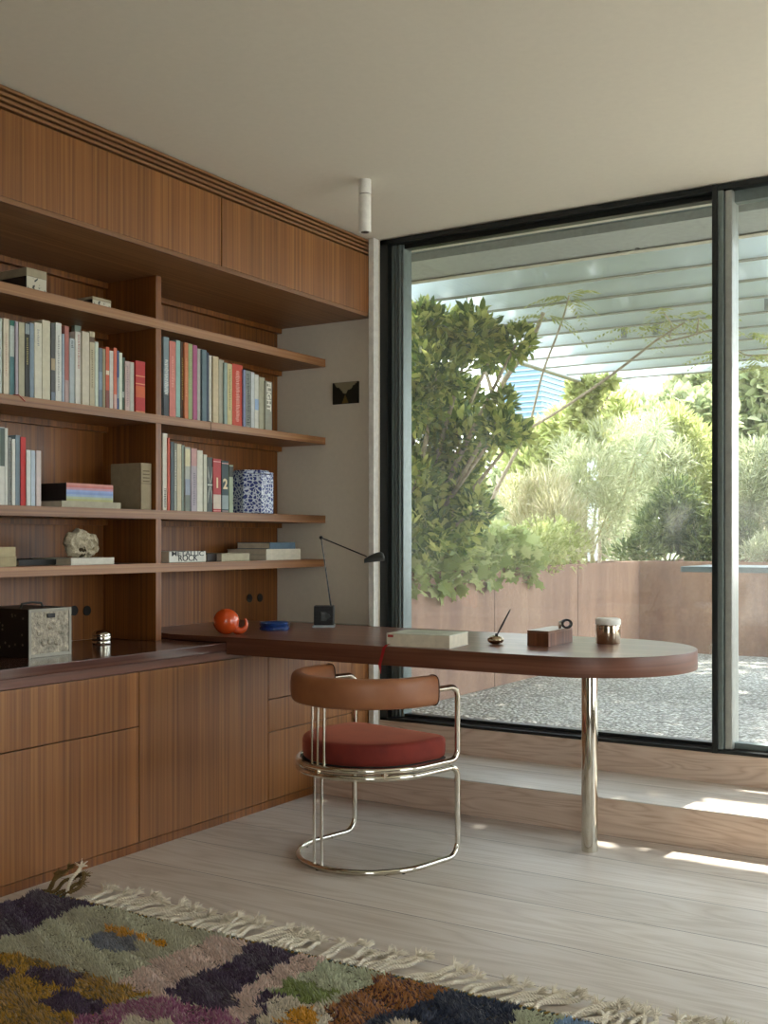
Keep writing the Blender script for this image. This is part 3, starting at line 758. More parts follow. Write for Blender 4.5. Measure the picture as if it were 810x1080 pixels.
# shelf 4, right: METALLIC ROCK and flat books
mr = thing('metallic_rock_book', 'small white book lettered METALLIC ROCK on the lowest right shelf', 'book', (XS - .02, onX(198, 590, XS).y, z4))
xs = XS - .02; y0 = onX(178.5, 590, xs).y; y1 = onX(217, 590, xs).y; zt = onX(198, 581.3, xs).z
c = MB(); c.box(xs - .003, xs, y0, y1, z4, zt); c.box(xs - .15, xs, y0, y1, z4, z4 + .002); c.box(xs - .15, xs, y0, y1, zt - .002, zt)
c.build('cover', plain('#ccccc2', .5), mr, bevel=.0006)
MB().box(xs - .148, xs - .0032, y0 + .002, y1 - .002, z4 + .002, zt - .002).build('page_block', PAGES, mr)
hgt = zt - z4
text_obj('title', 'METALLIC', hgt * .62, (xs + .0005, (y0 + y1) / 2, z4 + hgt * .76), plain('#34383c', .6), mr, sx=1.55, bold=.0003)
text_obj('title', 'ROCK', hgt * .78, (xs + .0006, (y0 + y1) / 2, z4 + hgt * .36), plain('#23272b', .6), mr, sx=1.2, bold=.0003)
flat(218.5, 233, 584.5, 594, '#241a14', 'small dark book lying beside the METALLIC ROCK book', z4, .16, .05, g, zt=z4 + .036)
flat(233.6, 263.3, 583.5, 592, '#a39a80', 'flat khaki book in the middle of the lowest right shelf', z4, .24, .02, g)
s3_ = flat(280.8, 317, 584.8, 590.4, '#c2bba8', 'lower of the two flat cream books under the blue one', z4, .24, .02, g)
s4_ = flat(280.8, 317, 579, 584, '#c5bea9', 'upper of the two flat cream books under the blue one', s3_[5] + .0005, .24, .02, g)
flat(284.5, 311.5, 572, 578.5, '#4a6070', 'flat blue book on top of the two cream books', s4_[5] + .0005, .2, .024, g)

# patterned jar
def blue_pattern(name, bg, fg, sc=60):
    t = NT(name); vo = t.n.new('ShaderNodeTexVoronoi'); vo.feature = 'DISTANCE_TO_EDGE'; vo.inputs['Scale'].default_value = sc
    n = t.n.new('ShaderNodeTexNoise'); n.inputs['Scale'].default_value = sc * .8; v_ = t.mapping((1, 1, 1)); t.link(v_, n.inputs[0])
    ad = t.n.new('ShaderNodeVectorMath'); ad.operation = 'MULTIPLY_ADD'; t.link(n.outputs[1], ad.inputs[0]); ad.inputs[1].default_value = (.02, .02, .02); t.link(v_, ad.inputs[2])
    t.link(ad.outputs[0], vo.inputs['Vector'])
    t.col(t.ramp(vo.outputs['Distance'], [(.08, rgb(bg)), (.13, rgb(fg))])); t.b.inputs['Roughness'].default_value = .3
    return t.m
jc = onX(265.7, 540, XS - .075); jr = (onX(282.6, 540, XS - .075).y - onX(248.8, 540, XS - .075).y) / 2 * .93; jh = onX(265, 496.5, XS - .075).z - 1.276
jj = thing('patterned_jar', 'blue and white patterned faceted canister at the end of the middle shelf', 'jar', (XS - .08, jc.y, 1.276))
k = jr
def oct_prof(m_, r, z0_, z1_):
    pts = [(XS - .08 + r * math.cos(PI * i / 4 + PI / 8) * .95, jc.y + r * 1.03 * math.sin(PI * i / 4 + PI / 8)) for i in range(8)]; m_.prism(pts, z0_, z1_); return m_
oct_prof(MB(), k, 1.276, 1.276 + jh * .9).build('body', blue_pattern('blue_leaf_ceramic', '#c3ccd8', '#1b2f74', 62), jj, bevel=.004)
m = MB(); oct_prof(m, k * 1.0, 1.276 + jh * .905, 1.276 + jh * .955); oct_prof(m, k * .8, 1.276 + jh * .955, 1.276 + jh); m.build('lid', blue_pattern('blue_leaf_lid', '#c3ccd8', '#1b2f74', 62), jj, bevel=.004)

# boxes on the top shelf
def deco_mat():
    t = NT('ink_blot_print'); n = t.noise(t.mapping((1, 1, 1)), 38, 1.5, .4, 1.2)
    t.col(t.ramp(n, [(.36, rgb('#33393c')), (.42, rgb('#c6c0ad'))])); t.b.inputs['Roughness'].default_value = .6; return t.m
DECO = deco_mat()
def top_box(u0, u1, vt, vb, dep, label, band):
    xs = XS - .012; y0 = onX(u0, 300, xs).y; y1 = onX(u1, 300, xs).y; z0 = SH[0][0]; zt = onX((u0 + u1) / 2, vt, xs).z
    r = thing('decorative_box', label, 'box', (xs, (y0 + y1) / 2, z0))
    MB().box(xs - dep, xs, y0, y1, z0, zt - (.03 if band else .012)).build('body', plain('#2a2019', .7), r, bevel=.001)
    MB().box(xs, xs + .001, y0, y1, z0, zt - (.03 if band else .012)).build('printed_front', DECO, r)
    MB().box(xs - dep - .001, xs + .0015, y0 - .001, y1 + .001, zt - (.029 if band else .011), zt).build('lid', plain('#a59a80', .7), r, bevel=.001)
top_box(28, 48.9, 284.5, 309, .2, 'black-sided box with an ink-drawn leaf front and beige lid on the top shelf', True)
top_box(97.6, 116.8, 314.7, 327, .12, 'small pale box with blue drawing on the top shelf, near the divider', False)

# tin chest on worktop
def tin_mat():
    t = NT('embossed_pewter'); v_ = t.mapping((1, 1, 1)); n = t.noise(v_, 45, 5, .7); n2 = t.noise(v_, 130, 3)
    t.col(t.ramp(n, [(.3, rgb('#4f4a40')), (.55, rgb('#8d8473')), (.75, rgb('#b8ae98'))])); t.b.inputs['Metallic'].default_value = .55
    t.b.inputs['Roughness'].default_value = .45; t.bump(n, .8, .006); return t.m
TIN = tin_mat()
zt0 = .7345; xs = -3.13
pa = onX(30.5, 686, xs); pb = onX(75.5, 680, xs); zt = onX(52, 641.5, xs).z
cx_ = thing('pewter_chest', 'old embossed pewter chest with dark sides on the worktop', 'chest', (xs, (pa.y + pb.y) / 2, zt0))
MB().box(xs - .26, xs - .004, pa.y, pb.y, zt0, zt).build('body', plain('#231f1a', .4, .4), cx_, bevel=.002)
fm = MB(); w_ = .012
fm.box(xs - .004, xs, pa.y, pa.y + w_, zt0, zt); fm.box(xs - .004, xs, pb.y - w_, pb.y, zt0, zt); fm.box(xs - .004, xs, pa.y + w_, pb.y - w_, zt0, zt0 + w_); fm.box(xs - .004, xs, pa.y + w_, pb.y - w_, zt - w_, zt)
fm.build('front_frame', plain('#7a766a', .4, .6), cx_, bevel=.001)
MB().box(xs - .004, xs - .0015, pa.y + w_, pb.y - w_, zt0 + w_, zt - w_).build('embossed_panel', TIN, cx_)
em = MB()
for (fy, fz_) in [(.25, .5), (.75, .5), (.5, .3), (.5, .62), (.35, .28), (.65, .28)]:
    em.sphere((xs - .0015, pa.y + (pb.y - pa.y) * fy, zt0 + (zt - zt0) * fz_), .014, 12, 8, (.18, 1, .8))
em.build('embossing', TIN, cx_, smooth=True)
ym = (pa.y + pb.y) / 2
MB().box(xs, xs + .004, ym - .018, ym + .018, zt - .034, zt - .018).build('latch', BLACK, cx_, bevel=.002)
rs = random.Random(5)
for k in range(22): MB().sphere((xs - .03 - rs.random() * .2, pa.y + .001, zt0 + .015 + rs.random() * (zt - zt0 - .03)), .007, 8, 6, (1, .2, 1)).build('stud', TIN, cx_, smooth=True)
MB().tube([(xs - .10, ym - .05, zt), (xs - .10, ym - .045, zt + .014), (xs - .10, ym, zt + .018), (xs - .10, ym + .045, zt + .014), (xs - .10, ym + .05, zt)], .004, 8).build('handle', BLACK, cx_, smooth=True)

# silver lidded pot
pc = onZ(115, 680, zt0)
po = thing('silver_pot', 'small polished silver pot with a domed lid on the worktop', 'pot', (pc.x - .04, pc.y, zt0))
cc_ = (pc.x - .04, pc.y, zt0); pr = .0385
MB().lathe([(pr * .93, 0), (pr, .003), (pr, .012), (pr * .96, .015), (pr, .018), (pr, .032), (pr * .97, .034)], cc_, 36).build('body', CHROME, po, smooth=True)
MB().lathe([(pr * .98, .0345), (pr, .037), (pr * .96, .044), (pr * .75, .053), (pr * .4, .058), (0.001, .059)], cc_, 36).build('lid', CHROME, po, smooth=True)

# orange tape dispenser shaped like a snail
ZD = .757
oc = onZ(238, 669.5, ZD); ob = thing('orange_tape_dispenser', 'glossy orange ball-shaped tape dispenser with a curled spout on the desk', 'tape dispenser', (oc.x, oc.y, ZD))
def orange():
    t = NT('glossy_orange_plastic'); n = t.noise(t.mapping((1, 1, 1)), 12, 2)
    t.col(t.ramp(n, [(.3, rgb('#c8481a')), (.7, rgb('#d9551f'))])); t.b.inputs['Roughness'].default_value = .18; t.b.inputs['Coat Weight'].default_value = .5; return t.m
OR = orange(); orr = .0545
ax = Vector((CS, SN, 0))     # axis roughly across the view
o0 = Vector((oc.x, oc.y, ZD + orr)) - Vector((-SN, CS, 0)) * -.02
MB().sphere(tuple(o0), orr, 40, 26, (1, 1, .995)).build('ball', OR, ob, smooth=True)
sp_ = MB(); pts = []; rad = []
for s_ in range(20):
    t_ = s_ / 19; q = math.radians(-150 + 190 * t_)
    c_ = o0 + ax * (orr + .002) + Vector((0, 0, -.013))
    pts.append(tuple(c_ + ax * .027 * math.cos(q) + Vector((0, 0, .026 * math.sin(q) + .022 * max(0, t_ - .6))))); rad.append(.020 * (1 - .8 * t_ ** 1.1))
sp_.tube(pts, rad, 14)
sp_.build('curled_spout', OR, ob, smooth=True)

# blue glass dish
bc = onZ(289.5, 664.5, ZD); bd = thing('blue_glass_dish', 'low cobalt blue glass ashtray on the desk', 'dish', (bc.x, bc.y, ZD))
t = NT('cobalt_glass'); t.b.inputs['Base Color'].default_value = rgb('#2f4f9c'); t.b.inputs['Transmission Weight'].default_value = .6; t.b.inputs['Roughness'].default_value = .06; t.b.inputs['IOR'].default_value = 1.45
nn = t.noise(t.mapping((1, 1, 1)), 14, 2); t.col(t.ramp(nn, [(.3, rgb('#1d3878')), (.7, rgb('#3a62b4'))]))
MB().lathe([(.001, 0), (.060, 0), (.066, .005), (.066, .012), (.060, .016), (.064, .02), (.067, .028), (.063, .031), (.054, .030), (.050, .012), (.001, .010)], (bc.x, bc.y, ZD), 40).build('bowl', t.m, bd, smooth=True)
MB().tube([(bc.x + .062 * math.cos(a_), bc.y + .062 * math.sin(a_), ZD + .0325) for a_ in [2 * PI * i / 40 for i in range(40)]], .0026, 8, cyclic=True).build('rim', t.m, bd, smooth=True)

# desk lamp
lb = onZ(342, 661, ZD); base = Vector((lb.x, lb.y, ZD))
la = thing('desk_lamp', 'black desk lamp with a cube base and thin folding arm', 'lamp', tuple(base), YAW)
dl = SN * -lb.x + CS * lb.y; px = dl / F       # metres per pixel there
def lp(u, v, off=0): # point on vertical plane through the base facing the camera
    return ((u - 342) * px, off, (661 - v) * px)
hb = .045
def LM(name, mb, mat, **k): return mb.build(name, mat, la, world=False, **k)
LM('base_foot', MB().box(-hb - .006, hb + .004, -hb - .004, hb + .004, 0, .010), plain('#8a8f8e', .3, .8), bevel=.002)
LM('base', MB().box(-hb, hb, -hb, hb, .010, .096), BLACK, bevel=.004)
q = MB()
for i in range(6): q.box(-hb + .002, hb - .002, -hb - .003, -hb, .018 + i * .012, .025 + i * .012)
LM('cooling_fin', q, BLACK, bevel=.001)
LM('adjustment_knob', MB().tube([(.018, -hb - .003, .05), (.018, -hb - .014, .05)], .011, 16), plain('#2e3132', .5, .3), smooth=True)
LM('power_socket', MB().box(-.012, .012, -hb - .007, -hb, .03, .07), plain('#2c2f30', .4), bevel=.002)
J = Vector(lp(338.6, 567)); Bt = Vector(((350 - 342) * px, 0, .096)); Hd = Vector(lp(384.5, 586.5))
LM('lower_arm', MB().tube([(Bt.x, 0, .07), tuple(J)], .0028, 10), BLACK, smooth=True)
LM('lower_arm_rib', MB().tube([(Bt.x - .004, -.004, .07), (J.x, -.004, J.z)], .0012, 6), plain('#3d3f3f', .4), smooth=True)
LM('joint', MB().sphere(tuple(J), .0085, 16, 10), BLACK, smooth=True)
LM('upper_arm', MB().tube([tuple(J), tuple(Hd + Vector((.01, 0, -.002)))], .003, 10), BLACK, smooth=True)
hd = MB(); v = []; f = []; L0 = Hd.x - .002; L1 = (405.5 - 342) * px; zb = (593 - 661) * -px
n = 16
for i in range(n + 1):
    s_ = i / n; x = L0 + (L1 - L0) * s_
    hh = (.020 + .026 * math.sin(min(1, s_ * 1.25) * PI * .5) * (1 if s_ < .75 else math.sqrt(max(0, 1 - ((s_ - .75) / .25) ** 2)) * 1.0)) * .92
    hh = max(hh, .004)
    for k in range(13):
        q_ = PI * k / 12; v.append((x, -.030 * math.cos(q_), zb - .003 + .010 * s_ + hh * math.sin(q_)))
for i in range(n):
    for k in range(12): f.append((i * 13 + k, (i + 1) * 13 + k, (i + 1) * 13 + k + 1, i * 13 + k + 1))
for i in (0, n): f.append(tuple(i * 13 + k for k in range(13)))
for i in range(n): f.append((i * 13, i * 13 + 12, (i + 1) * 13 + 12, (i + 1) * 13))
hd._a(v, f); LM('lamp_shade', hd, plain('#2c2f2e', .35), smooth=True)

# open book on desk
def zpt(u, v, z=ZD): return onZ(u, v, z)
obk = thing('notebook_stack', 'thick white paperback book lying at the desk edge with a red ribbon', 'book', tuple(zpt(445, 684)))
P1 = zpt(408, 681.5); P2 = zpt(474.5, 684.5)
dirx = (P2 - P1).normalized(); diry = Vector((-dirx.y, dirx.x, 0))
w_ = (P2 - P1).length; dp = .185; th_ = .046
base_pts = [P1, P2, P2 + diry * dp, P1 + diry * dp]
def slab(mb, ins, z0, z1, sk=0):
    cxy = sum(base_pts, Vector()) / 4
    pts = []
    for p in base_pts:
        d_ = p - cxy; pts.append((cxy.x + d_.x * (1 - ins), cxy.y + d_.y * (1 - ins)))
    mb.prism(pts, z0, z1); return mb
slab(MB(), 0, ZD, ZD + .003).build('back_cover', plain('#c9c4b6', .6), obk, bevel=.0006)
slab(MB(), .015, ZD + .003, ZD + th_).build('page_block', PAGES, obk)
fc2 = slab(MB(), 0, ZD + th_, ZD + th_ + .003).build('front_cover', plain('#cfd0bf', .6), obk, bevel=.0006)
q = MB()
rs = random.Random(11)
for i in range(7):
    s_ = .15 + i * .1; a_ = P1 + dirx * w_ * .2 + diry * dp * s_; b_ = P1 + dirx * w_ * (.75 + .1 * rs.random()) + diry * dp * s_
    e = diry * .004; q._a([tuple(x + Vector((0, 0, th_ + .0034))) for x in (a_, b_, b_ + e, a_ + e)], [(0, 1, 2, 3)])
q.build('cover_lettering', plain('#9aa59a', .6), obk)
sp1 = MB(); s0 = P1 - dirx * .001; sp1.prism([(s0.x, s0.y), ((P1 + dirx * .002).x, (P1 + dirx * .002).y), ((P1 + dirx * .002 + diry * dp).x, (P1 + dirx * .002 + diry * dp).y), ((s0 + diry * dp).x, (s0 + diry * dp).y)], ZD, ZD + th_ + .003)
sp1.build('spine', plain('#c9c4b6', .6), obk)
lab = P1 + dirx * .004 - diry * .0006
q = MB(); q.prism([(lab.x, lab.y), ((lab + dirx * .022).x, (lab + dirx * .022).y), ((lab + dirx * .022 + diry * .001).x, (lab + dirx * .022 + diry * .001).y), ((lab + diry * .001).x, (lab + diry * .001).y)], ZD + .034, ZD + .043)
q.build('red_corner_mark', plain('#b0423a', .6), obk)
rb = MB(); a0 = P1 + Vector((.012, .02, .008)); e1 = onZ(408, 684.5, ZD); pts = []
yf = DCY - DR
pts = [a0 + Vector((0, -.02, 0)), Vector((a0.x - .002, yf + .004, ZD + .006)), Vector((a0.x - .006, yf - .006, ZD - .004)), Vector((a0.x - .012, yf - .008, ZD - .03)), Vector((a0.x - .024, yf - .007, ZD - .065)), Vector((a0.x - .020, yf - .006, ZD - .10))]
for off in (0, .006):
    vv = []; ff = []
for i, p in enumerate(pts):
    wv = .006 * (1 if i < 5 else .15); vv += [tuple(p - Vector((wv, 0, 0))), tuple(p + Vector((wv, 0, 0)))]
    vv += [tuple(p - Vector((wv, .0012, 0))), tuple(p + Vector((wv, -.0012, 0)))]
    if i:
        o_ = (i - 1) * 4; n_ = i * 4
        ff += [(o_, n_, n_ + 1, o_ + 1), (o_ + 2, o_ + 3, n_ + 3, n_ + 2), (o_, o_ + 2, n_ + 2, n_), (o_ + 1, n_ + 1, n_ + 3, o_ + 3)]
ff += [(0, 1, 3, 2)]
rb._a(vv, ff); rb.build('ribbon', plain('#b01e22', .6), obk, smooth=True)['label'] = 'red ribbon marker'

# pen in brass ball holder
hc = zpt(522.7, 679.5); ph = thing('pen_holder', 'small round silver pebble pen holder on the desk', 'pen holder', tuple(hc))
MB().sphere((hc.x, hc.y, ZD + .017), .032, 32, 18, (1, .9, .53)).build('pebble', chrome('brushed_brass_silver', '#b9a68c', .18), ph, smooth=True)
MB().lathe([(.006, 0), (.006, .006), (.0045, .008)], (hc.x + .004, hc.y, ZD + .0335), 14).build('socket', BLACK, ph, smooth=True)
tip = Vector((hc.x + .006, hc.y, ZD + .036)); r_top = ray(538.5, 642.5); dd = tip - E0; topp = E0 + r_top * (-SN * dd.x + CS * dd.y)
pen = MB(); pen.tube([tuple(tip), tuple(tip + (topp - tip) * .25), tuple(tip + (topp - tip) * .9), tuple(topp)], [.0022, .0042, .0030, .0012], 12)
tag(pen.build('pen', plain('#2a211c', .3), smooth=True, loc=tuple(tip)), 'dark slim pen leaning upright in the silver pebble holder', 'pen')

# wooden block + black clip gadget
wb0 = zpt(556, 681); wb1 = zpt(578.5, 682.5); wb2 = zpt(603.8, 677)
blk = thing('wooden_box', 'small striped hardwood box on the desk', 'box', tuple((wb0 + wb2) / 2))
dA = (wb0 - wb1); dB = (wb2 - wb1)
poly = [(wb1.x, wb1.y), (wb2.x, wb2.y), ((wb2 + dA).x, (wb2 + dA).y), (wb0.x, wb0.y)]
bh = .058
MB().prism(poly, ZD, ZD + bh * .86).build('body', wood('striped_hardwood', '#3f2417', '#6e4229', '#96684a', 'Z', .4, 45, 0, 0), blk, bevel=.0015)
MB().prism(poly, ZD + bh * .865, ZD + bh).build('lid', wood('hardwood_lid', '#5d3b28', '#7d5840', '#96755a', 'X', .35, 45, 0, 0), blk, bevel=.0015)
cpos = (Vector((poly[0][0], poly[0][1], 0)) + Vector((poly[1][0], poly[1][1], 0))) / 2 + Vector((0, .02, 0))
wt_ = thing('wristwatch', 'wristwatch with a black strap resting on the small hardwood box', 'watch', (cpos.x, cpos.y, ZD + bh), YAW)
MB().tube([(-.018, -.012, .0155), (-.010, -.012, .0155)], .0145, 24).build('case', chrome('watch_steel', '#a9a9a4', .2), wt_, world=False, smooth=True)
st_ = MB(); vv = []; ff = []
for i in range(25):
    a_ = 2 * PI * i / 24
    for xx in (-.012, .012):
        for rr_ in (.011, .0185): vv.append((.014 + rr_ * 1.15 * math.cos(a_), xx, .0190 + rr_ * math.sin(a_) * .98))
for i in range(24):
    o_ = i * 4; n_ = o_ + 4; ff += [(o_, n_, n_ + 1, o_ + 1), (o_ + 2, o_ + 3, n_ + 3, n_ + 2), (o_, o_ + 2, n_ + 2, n_), (o_ + 1, n_ + 1, n_ + 3, o_ + 3)]
st_._a(vv, ff); st_.build('strap', BLACK, wt_, world=False, smooth=True)

# steel canister with white lid
cc = zpt(643, 679.5); cp = Vector((cc.x, cc.y + .0, ZD)) + Vector((-SN, CS, 0)) * .03
ca = thing('steel_canister', 'polished steel canister with a white lid near the rounded desk end', 'canister', tuple(cp))
kr = .0465
MB().lathe([(kr * .96, 0), (kr, .003), (kr, .070), (kr * .985, .072)], tuple(cp), 40).build('body', chrome('warm_steel', '#c2b29c', .1), ca, smooth=True)
MB().lathe([(kr * 1.0, .0725), (kr * 1.04, .074), (kr * 1.04, .090), (kr * .98, .095), (kr * .9, .0965), (.001, .097)], tuple(cp), 40).build('lid', WHITE, ca, smooth=True)
MB().lathe([(kr * 1.012, .062), (kr * 1.012, .066)], tuple(cp), 40).build('ring', CHROME, ca, smooth=True)

# ------------------------------------------------------------------ rug
def np_mesh(name, V, Fq, mat, parent=None, loc=(0, 0, 0), colors=None):
    me = bpy.data.meshes.new(name); nV, nF, k = len(V), len(Fq), Fq.shape[1]
    me.vertices.add(nV); me.vertices.foreach_set('co', (V - np.array(loc)).astype(np.float32).ravel())
    me.loops.add(nF * k); me.loops.foreach_set('vertex_index', Fq.astype(np.int32).ravel())
    me.polygons.add(nF); me.polygons.foreach_set('loop_start', np.arange(0, nF * k, k, dtype=np.int32))
    try: me.polygons.foreach_set('loop_total', np.full(nF, k, dtype=np.int32))
    except Exception: pass
    if colors is not None:
        at = me.color_attributes.new('wool', 'FLOAT_COLOR', 'POINT'); at.data.foreach_set('color', colors.astype(np.float32).ravel())
    me.update(); me.validate(); me.materials.append(mat)
    o = bpy.data.objects.new(name, me); C.objects.link(o)
    if parent is not None: o.parent = parent; WM[o.name] = WM[parent.name].copy()
    else: o.location = loc; WM[o.name] = Matrix.Translation(loc)
    return o

RX0, RX1, RY0, RY1 = -2.865, -.45, .85, 2.505
PUR, SAGE, GOLD, PINK, MAG, CREAM, NAVY, RUST, GRN, LGRN, YEL, BLU, GRB = [rgb(h) for h in
    ('#453248', '#b9b69a', '#b58a2c', '#d3b8aa', '#925274', '#d3c6b0', '#2b3348', '#a66e38', '#82904f', '#bcc0a2', '#d2962a', '#86a0be', '#72757e')]
POLY = [  # painted in order; outline points are picked off the floor plane
 (SAGE, [(0,1001),(0,940),(99,945),(262,985),(224,988),(123,1033),(155,1044),(85,1020),(40,1007)]),
 (SAGE, [(0,1003),(60,940),(130,952),(300,985),(224,986),(123,1033),(60,1014),(0,1003)]),
 (PUR, [(-60,960),(0,944),(44,930),(75,934),(104,950),(78,957),(62,964),(45,968),(35,980),(0,986),(-60,998)]),
 (GRB, [(89,986),(116,979),(148,988),(141,1001),(109,999)]),
 (YEL, [(112,973),(118,972),(176,991),(172,995),(146,988),(113,979)]),
 (PINK, [(224,986),(300,985),(254,1005),(178,1041),(178,1050),(158,1047),(123,1033),(150,1016)]),
 (PINK, [(300,985),(360,1000),(345,1010),(300,1036),(273,1043),(281,1068),(256,1078),(240,1080),(235,1064),(249,1058),(256,1038),(301,1013),(310,995)]),
 (MAG, [(67,1080),(86,1069),(121,1057),(158,1047),(180,1050),(239,1064),(262,1082),(262,1100),(20,1110)]),
 (CREAM, [(130,1068),(173,1072),(205,1082),(205,1100),(125,1090)]),
 (PUR, [(263,985),(318,992),(301,1013),(281,1023),(256,1038),(249,1058),(239,1064),(178,1048),(178,1040),(190,1033),(222,1018),(244,1011),(254,1002)]),
 (LGRN, [(360,1000),(420,1015),(405,1025),(374,1041),(350,1052),(300,1036),(345,1008)]),
 (GRN, [(300,1033),(315,1029),(357,1043),(342,1056),(322,1053),(290,1043)]),
 (CREAM, [(281,1043),(308,1048),(345,1058),(352,1085),(352,1110),(262,1100),(262,1080),(283,1068)]),
 (PUR, [(272,1042),(282,1042),(300,1045),(308,1049),(283,1046),(281,1069),(260,1078),(256,1074),(273,1066)]),
 (YEL, [(313,1056),(340,1066),(337,1074),(308,1082),(294,1074)]),
 (PUR, [(278,1075),(303,1080),(303,1100),(270,1090)]),
 (RUST, [(345,1060),(404,1025),(425,1015),(485,1035),(470,1042),(453,1051),(406,1066),(381,1078),(370,1100),(352,1100)]),
 (NAVY, [(370,1100),(381,1078),(406,1066),(453,1051),(470,1042),(480,1030),(560,1050),(540,1080),(500,1120),(380,1120)]),
 (CREAM, [(411,1076),(441,1071),(446,1090),(405,1095)]),
 (LGRN, [(546,1061),(560,1050),(600,1055),(585,1080),(570,1110),(535,1085)]),
 (BLU, [(600,1055),(640,1070),(625,1090),(580,1090)]),
 (GOLD, [(0,1001),(40,1007),(60,1015),(85,1020),(123,1033),(158,1044),(121,1057),(86,1069),(60,1084),(20,1110),(-80,1110),(-100,1020)]),
 (PUR, [(-20,1010),(0,1014),(15,1020),(13,1027),(0,1032),(-20,1034)]),
 (PUR, [(25,1021),(44,1016),(84,1021),(86,1026),(74,1041),(47,1033),(25,1024)]),
 (PUR, [(41,1053),(57,1043),(74,1042),(121,1056),(86,1069),(64,1063)]),
]
# patches the view does not reach
EXTRA = [(CREAM, -2.2, .85, -1.5, 1.4), (NAVY, -2.865, .85, -2.4, 1.2), (PINK, -1.5, 1.1, -1.0, 1.7), (GRN, -1.0, .85, -.45, 1.5), (MAG, -2.0, 1.4, -1.6, 1.75), (GOLD, -1.3, 1.8, -.9, 2.15), (PUR, -.85, 1.7, -.5, 2.2), (RUST, -1.9, .9, -1.7, 1.3)]
def rug_points(x0, x1, y0, y1, d):
    xs_ = np.arange(x0, x1, d); ys_ = np.arange(y0, y1, d); X, Y = np.meshgrid(xs_, ys_)
    X = X.ravel() + rng.uniform(-.5, .5, X.size) * d; Y = Y.ravel() + rng.uniform(-.5, .5, Y.size) * d
    return X, Y
def inside(px, py, poly):
    r = np.zeros(px.shape, bool); n = len(poly)
    for i in range(n):
        x0, y0 = poly[i]; x1, y1 = poly[(i + 1) % n]
        if y0 == y1: continue
        cnd = ((y0 > py) != (y1 > py)) & (px < (x1 - x0) * (py - y0) / (y1 - y0) + x0); r ^= cnd
    return r
def rug_color(X, Y):
    col = np.tile(np.array(SAGE), (len(X), 1)); wx = X + .008 * np.sin(Y * 90) + rng.normal(0, .0035, X.size); wy = Y + .008 * np.sin(X * 80) + rng.normal(0, .0035, X.size)
    for c_, a_, b_, c2, d2 in EXTRA: col[(wx > a_) & (wx < c2) & (wy > b_) & (wy < d2)] = c_
    for c_, pl in POLY:
        wp = [tuple(onZ(u, v, .02)[:2]) for u, v in pl]
        m = inside(wx, wy, wp); col[m] = c_
        if c_ is RUST: k = m & (rng.random(X.size) < .3); col[k] = rgb('#5c3530')
        if c_ is MAG: k = m & (rng.random(X.size) < .35); col[k] = rgb('#a88088')
        if c_ is GOLD: k = m & (rng.random(X.size) < .35); col[k] = rgb('#7a6228')
    col[:, :3] *= rng.uniform(1.0, 1.36, (len(X), 1)); return np.clip(col, 0, 1)
parts = [rug_points(-2.862, -.46, 1.72, 2.497, .0064), rug_points(-2.862, -.46, .855, 1.72, .0115)]
X = np.concatenate([p[0] for p in parts]); Y = np.concatenate([p[1] for p in parts])
big = np.concatenate([np.full(len(parts[0][0]), .0058), np.full(len(parts[1][0]), .0095)])
col = rug_color(X, Y); n = len(X)
ridge = .004 * np.sin(X * 34 + Y * 60 + 1.5 * np.sin(Y * 14)) + .003 * np.sin(X * 90 - Y * 40)
Hh = .019 + ridge + rng.normal(0, .0022, n)
lean = np.stack([.006 * np.sin(Y * 30 + X * 9) + rng.normal(0, .0045, n), -.006 + rng.normal(0, .0045, n)], 1)
V = np.zeros((n, 4, 3)); ang = rng.uniform(0, 2 * PI, n)
for k in range(3):
    V[:, k, 0] = X + big * np.cos(ang + k * 2 * PI / 3); V[:, k, 1] = Y + big * np.sin(ang + k * 2 * PI / 3); V[:, k, 2] = .006
V[:, 3, 0] = X + lean[:, 0]; V[:, 3, 1] = Y + lean[:, 1]; V[:, 3, 2] = Hh
idx = np.arange(n)[:, None] * 4
Ft = np.concatenate([idx + np.array([[0, 1, 3]]), idx + np.array([[1, 2, 3]]), idx + np.array([[2, 0, 3]])])
rug = thing('rug', 'shaggy colour-block wool rug with a knotted cream fringe in the foreground', 'rug', (-1.6, 1.7, 0))
t = NT('dyed_wool'); at = t.n.new('ShaderNodeAttribute'); at.attribute_name = 'wool'; t.col(at.outputs['Color'])
t.b.inputs['Roughness'].default_value = .95; t.b.inputs['Sheen Weight'].default_value = .3
pile = np_mesh('pile', V.reshape(-1, 3), Ft, t.m, rug, (-1.6, 1.7, 0), np.repeat(col, 4, 0)); pile['kind'] = 'stuff'
MB().box(RX0, RX1, RY0, RY1, .001, .0075).build('backing', plain('#4c4438', .95), rug)
hem = MB(); hem2 = MB()
k = 0; x = RX0
while x < RX1:
    (hem if k % 2 else hem2).tube([(x, RY1 - .004, .008), (x + .011, RY1 + .006, .008)], .0042, 6); x += .0115; k += 1
hem.build('hem_stitching', plain('#4b5a58', .9), rug); hem2.build('hem_stitching', plain('#9a7c36', .9), rug)
WOOL = plain('#e2d8c4', .95, var=.06, nm='cream_wool_cord')
WOOLD = plain('#6a542c', .95, var=.1, nm='olive_wool_cord')
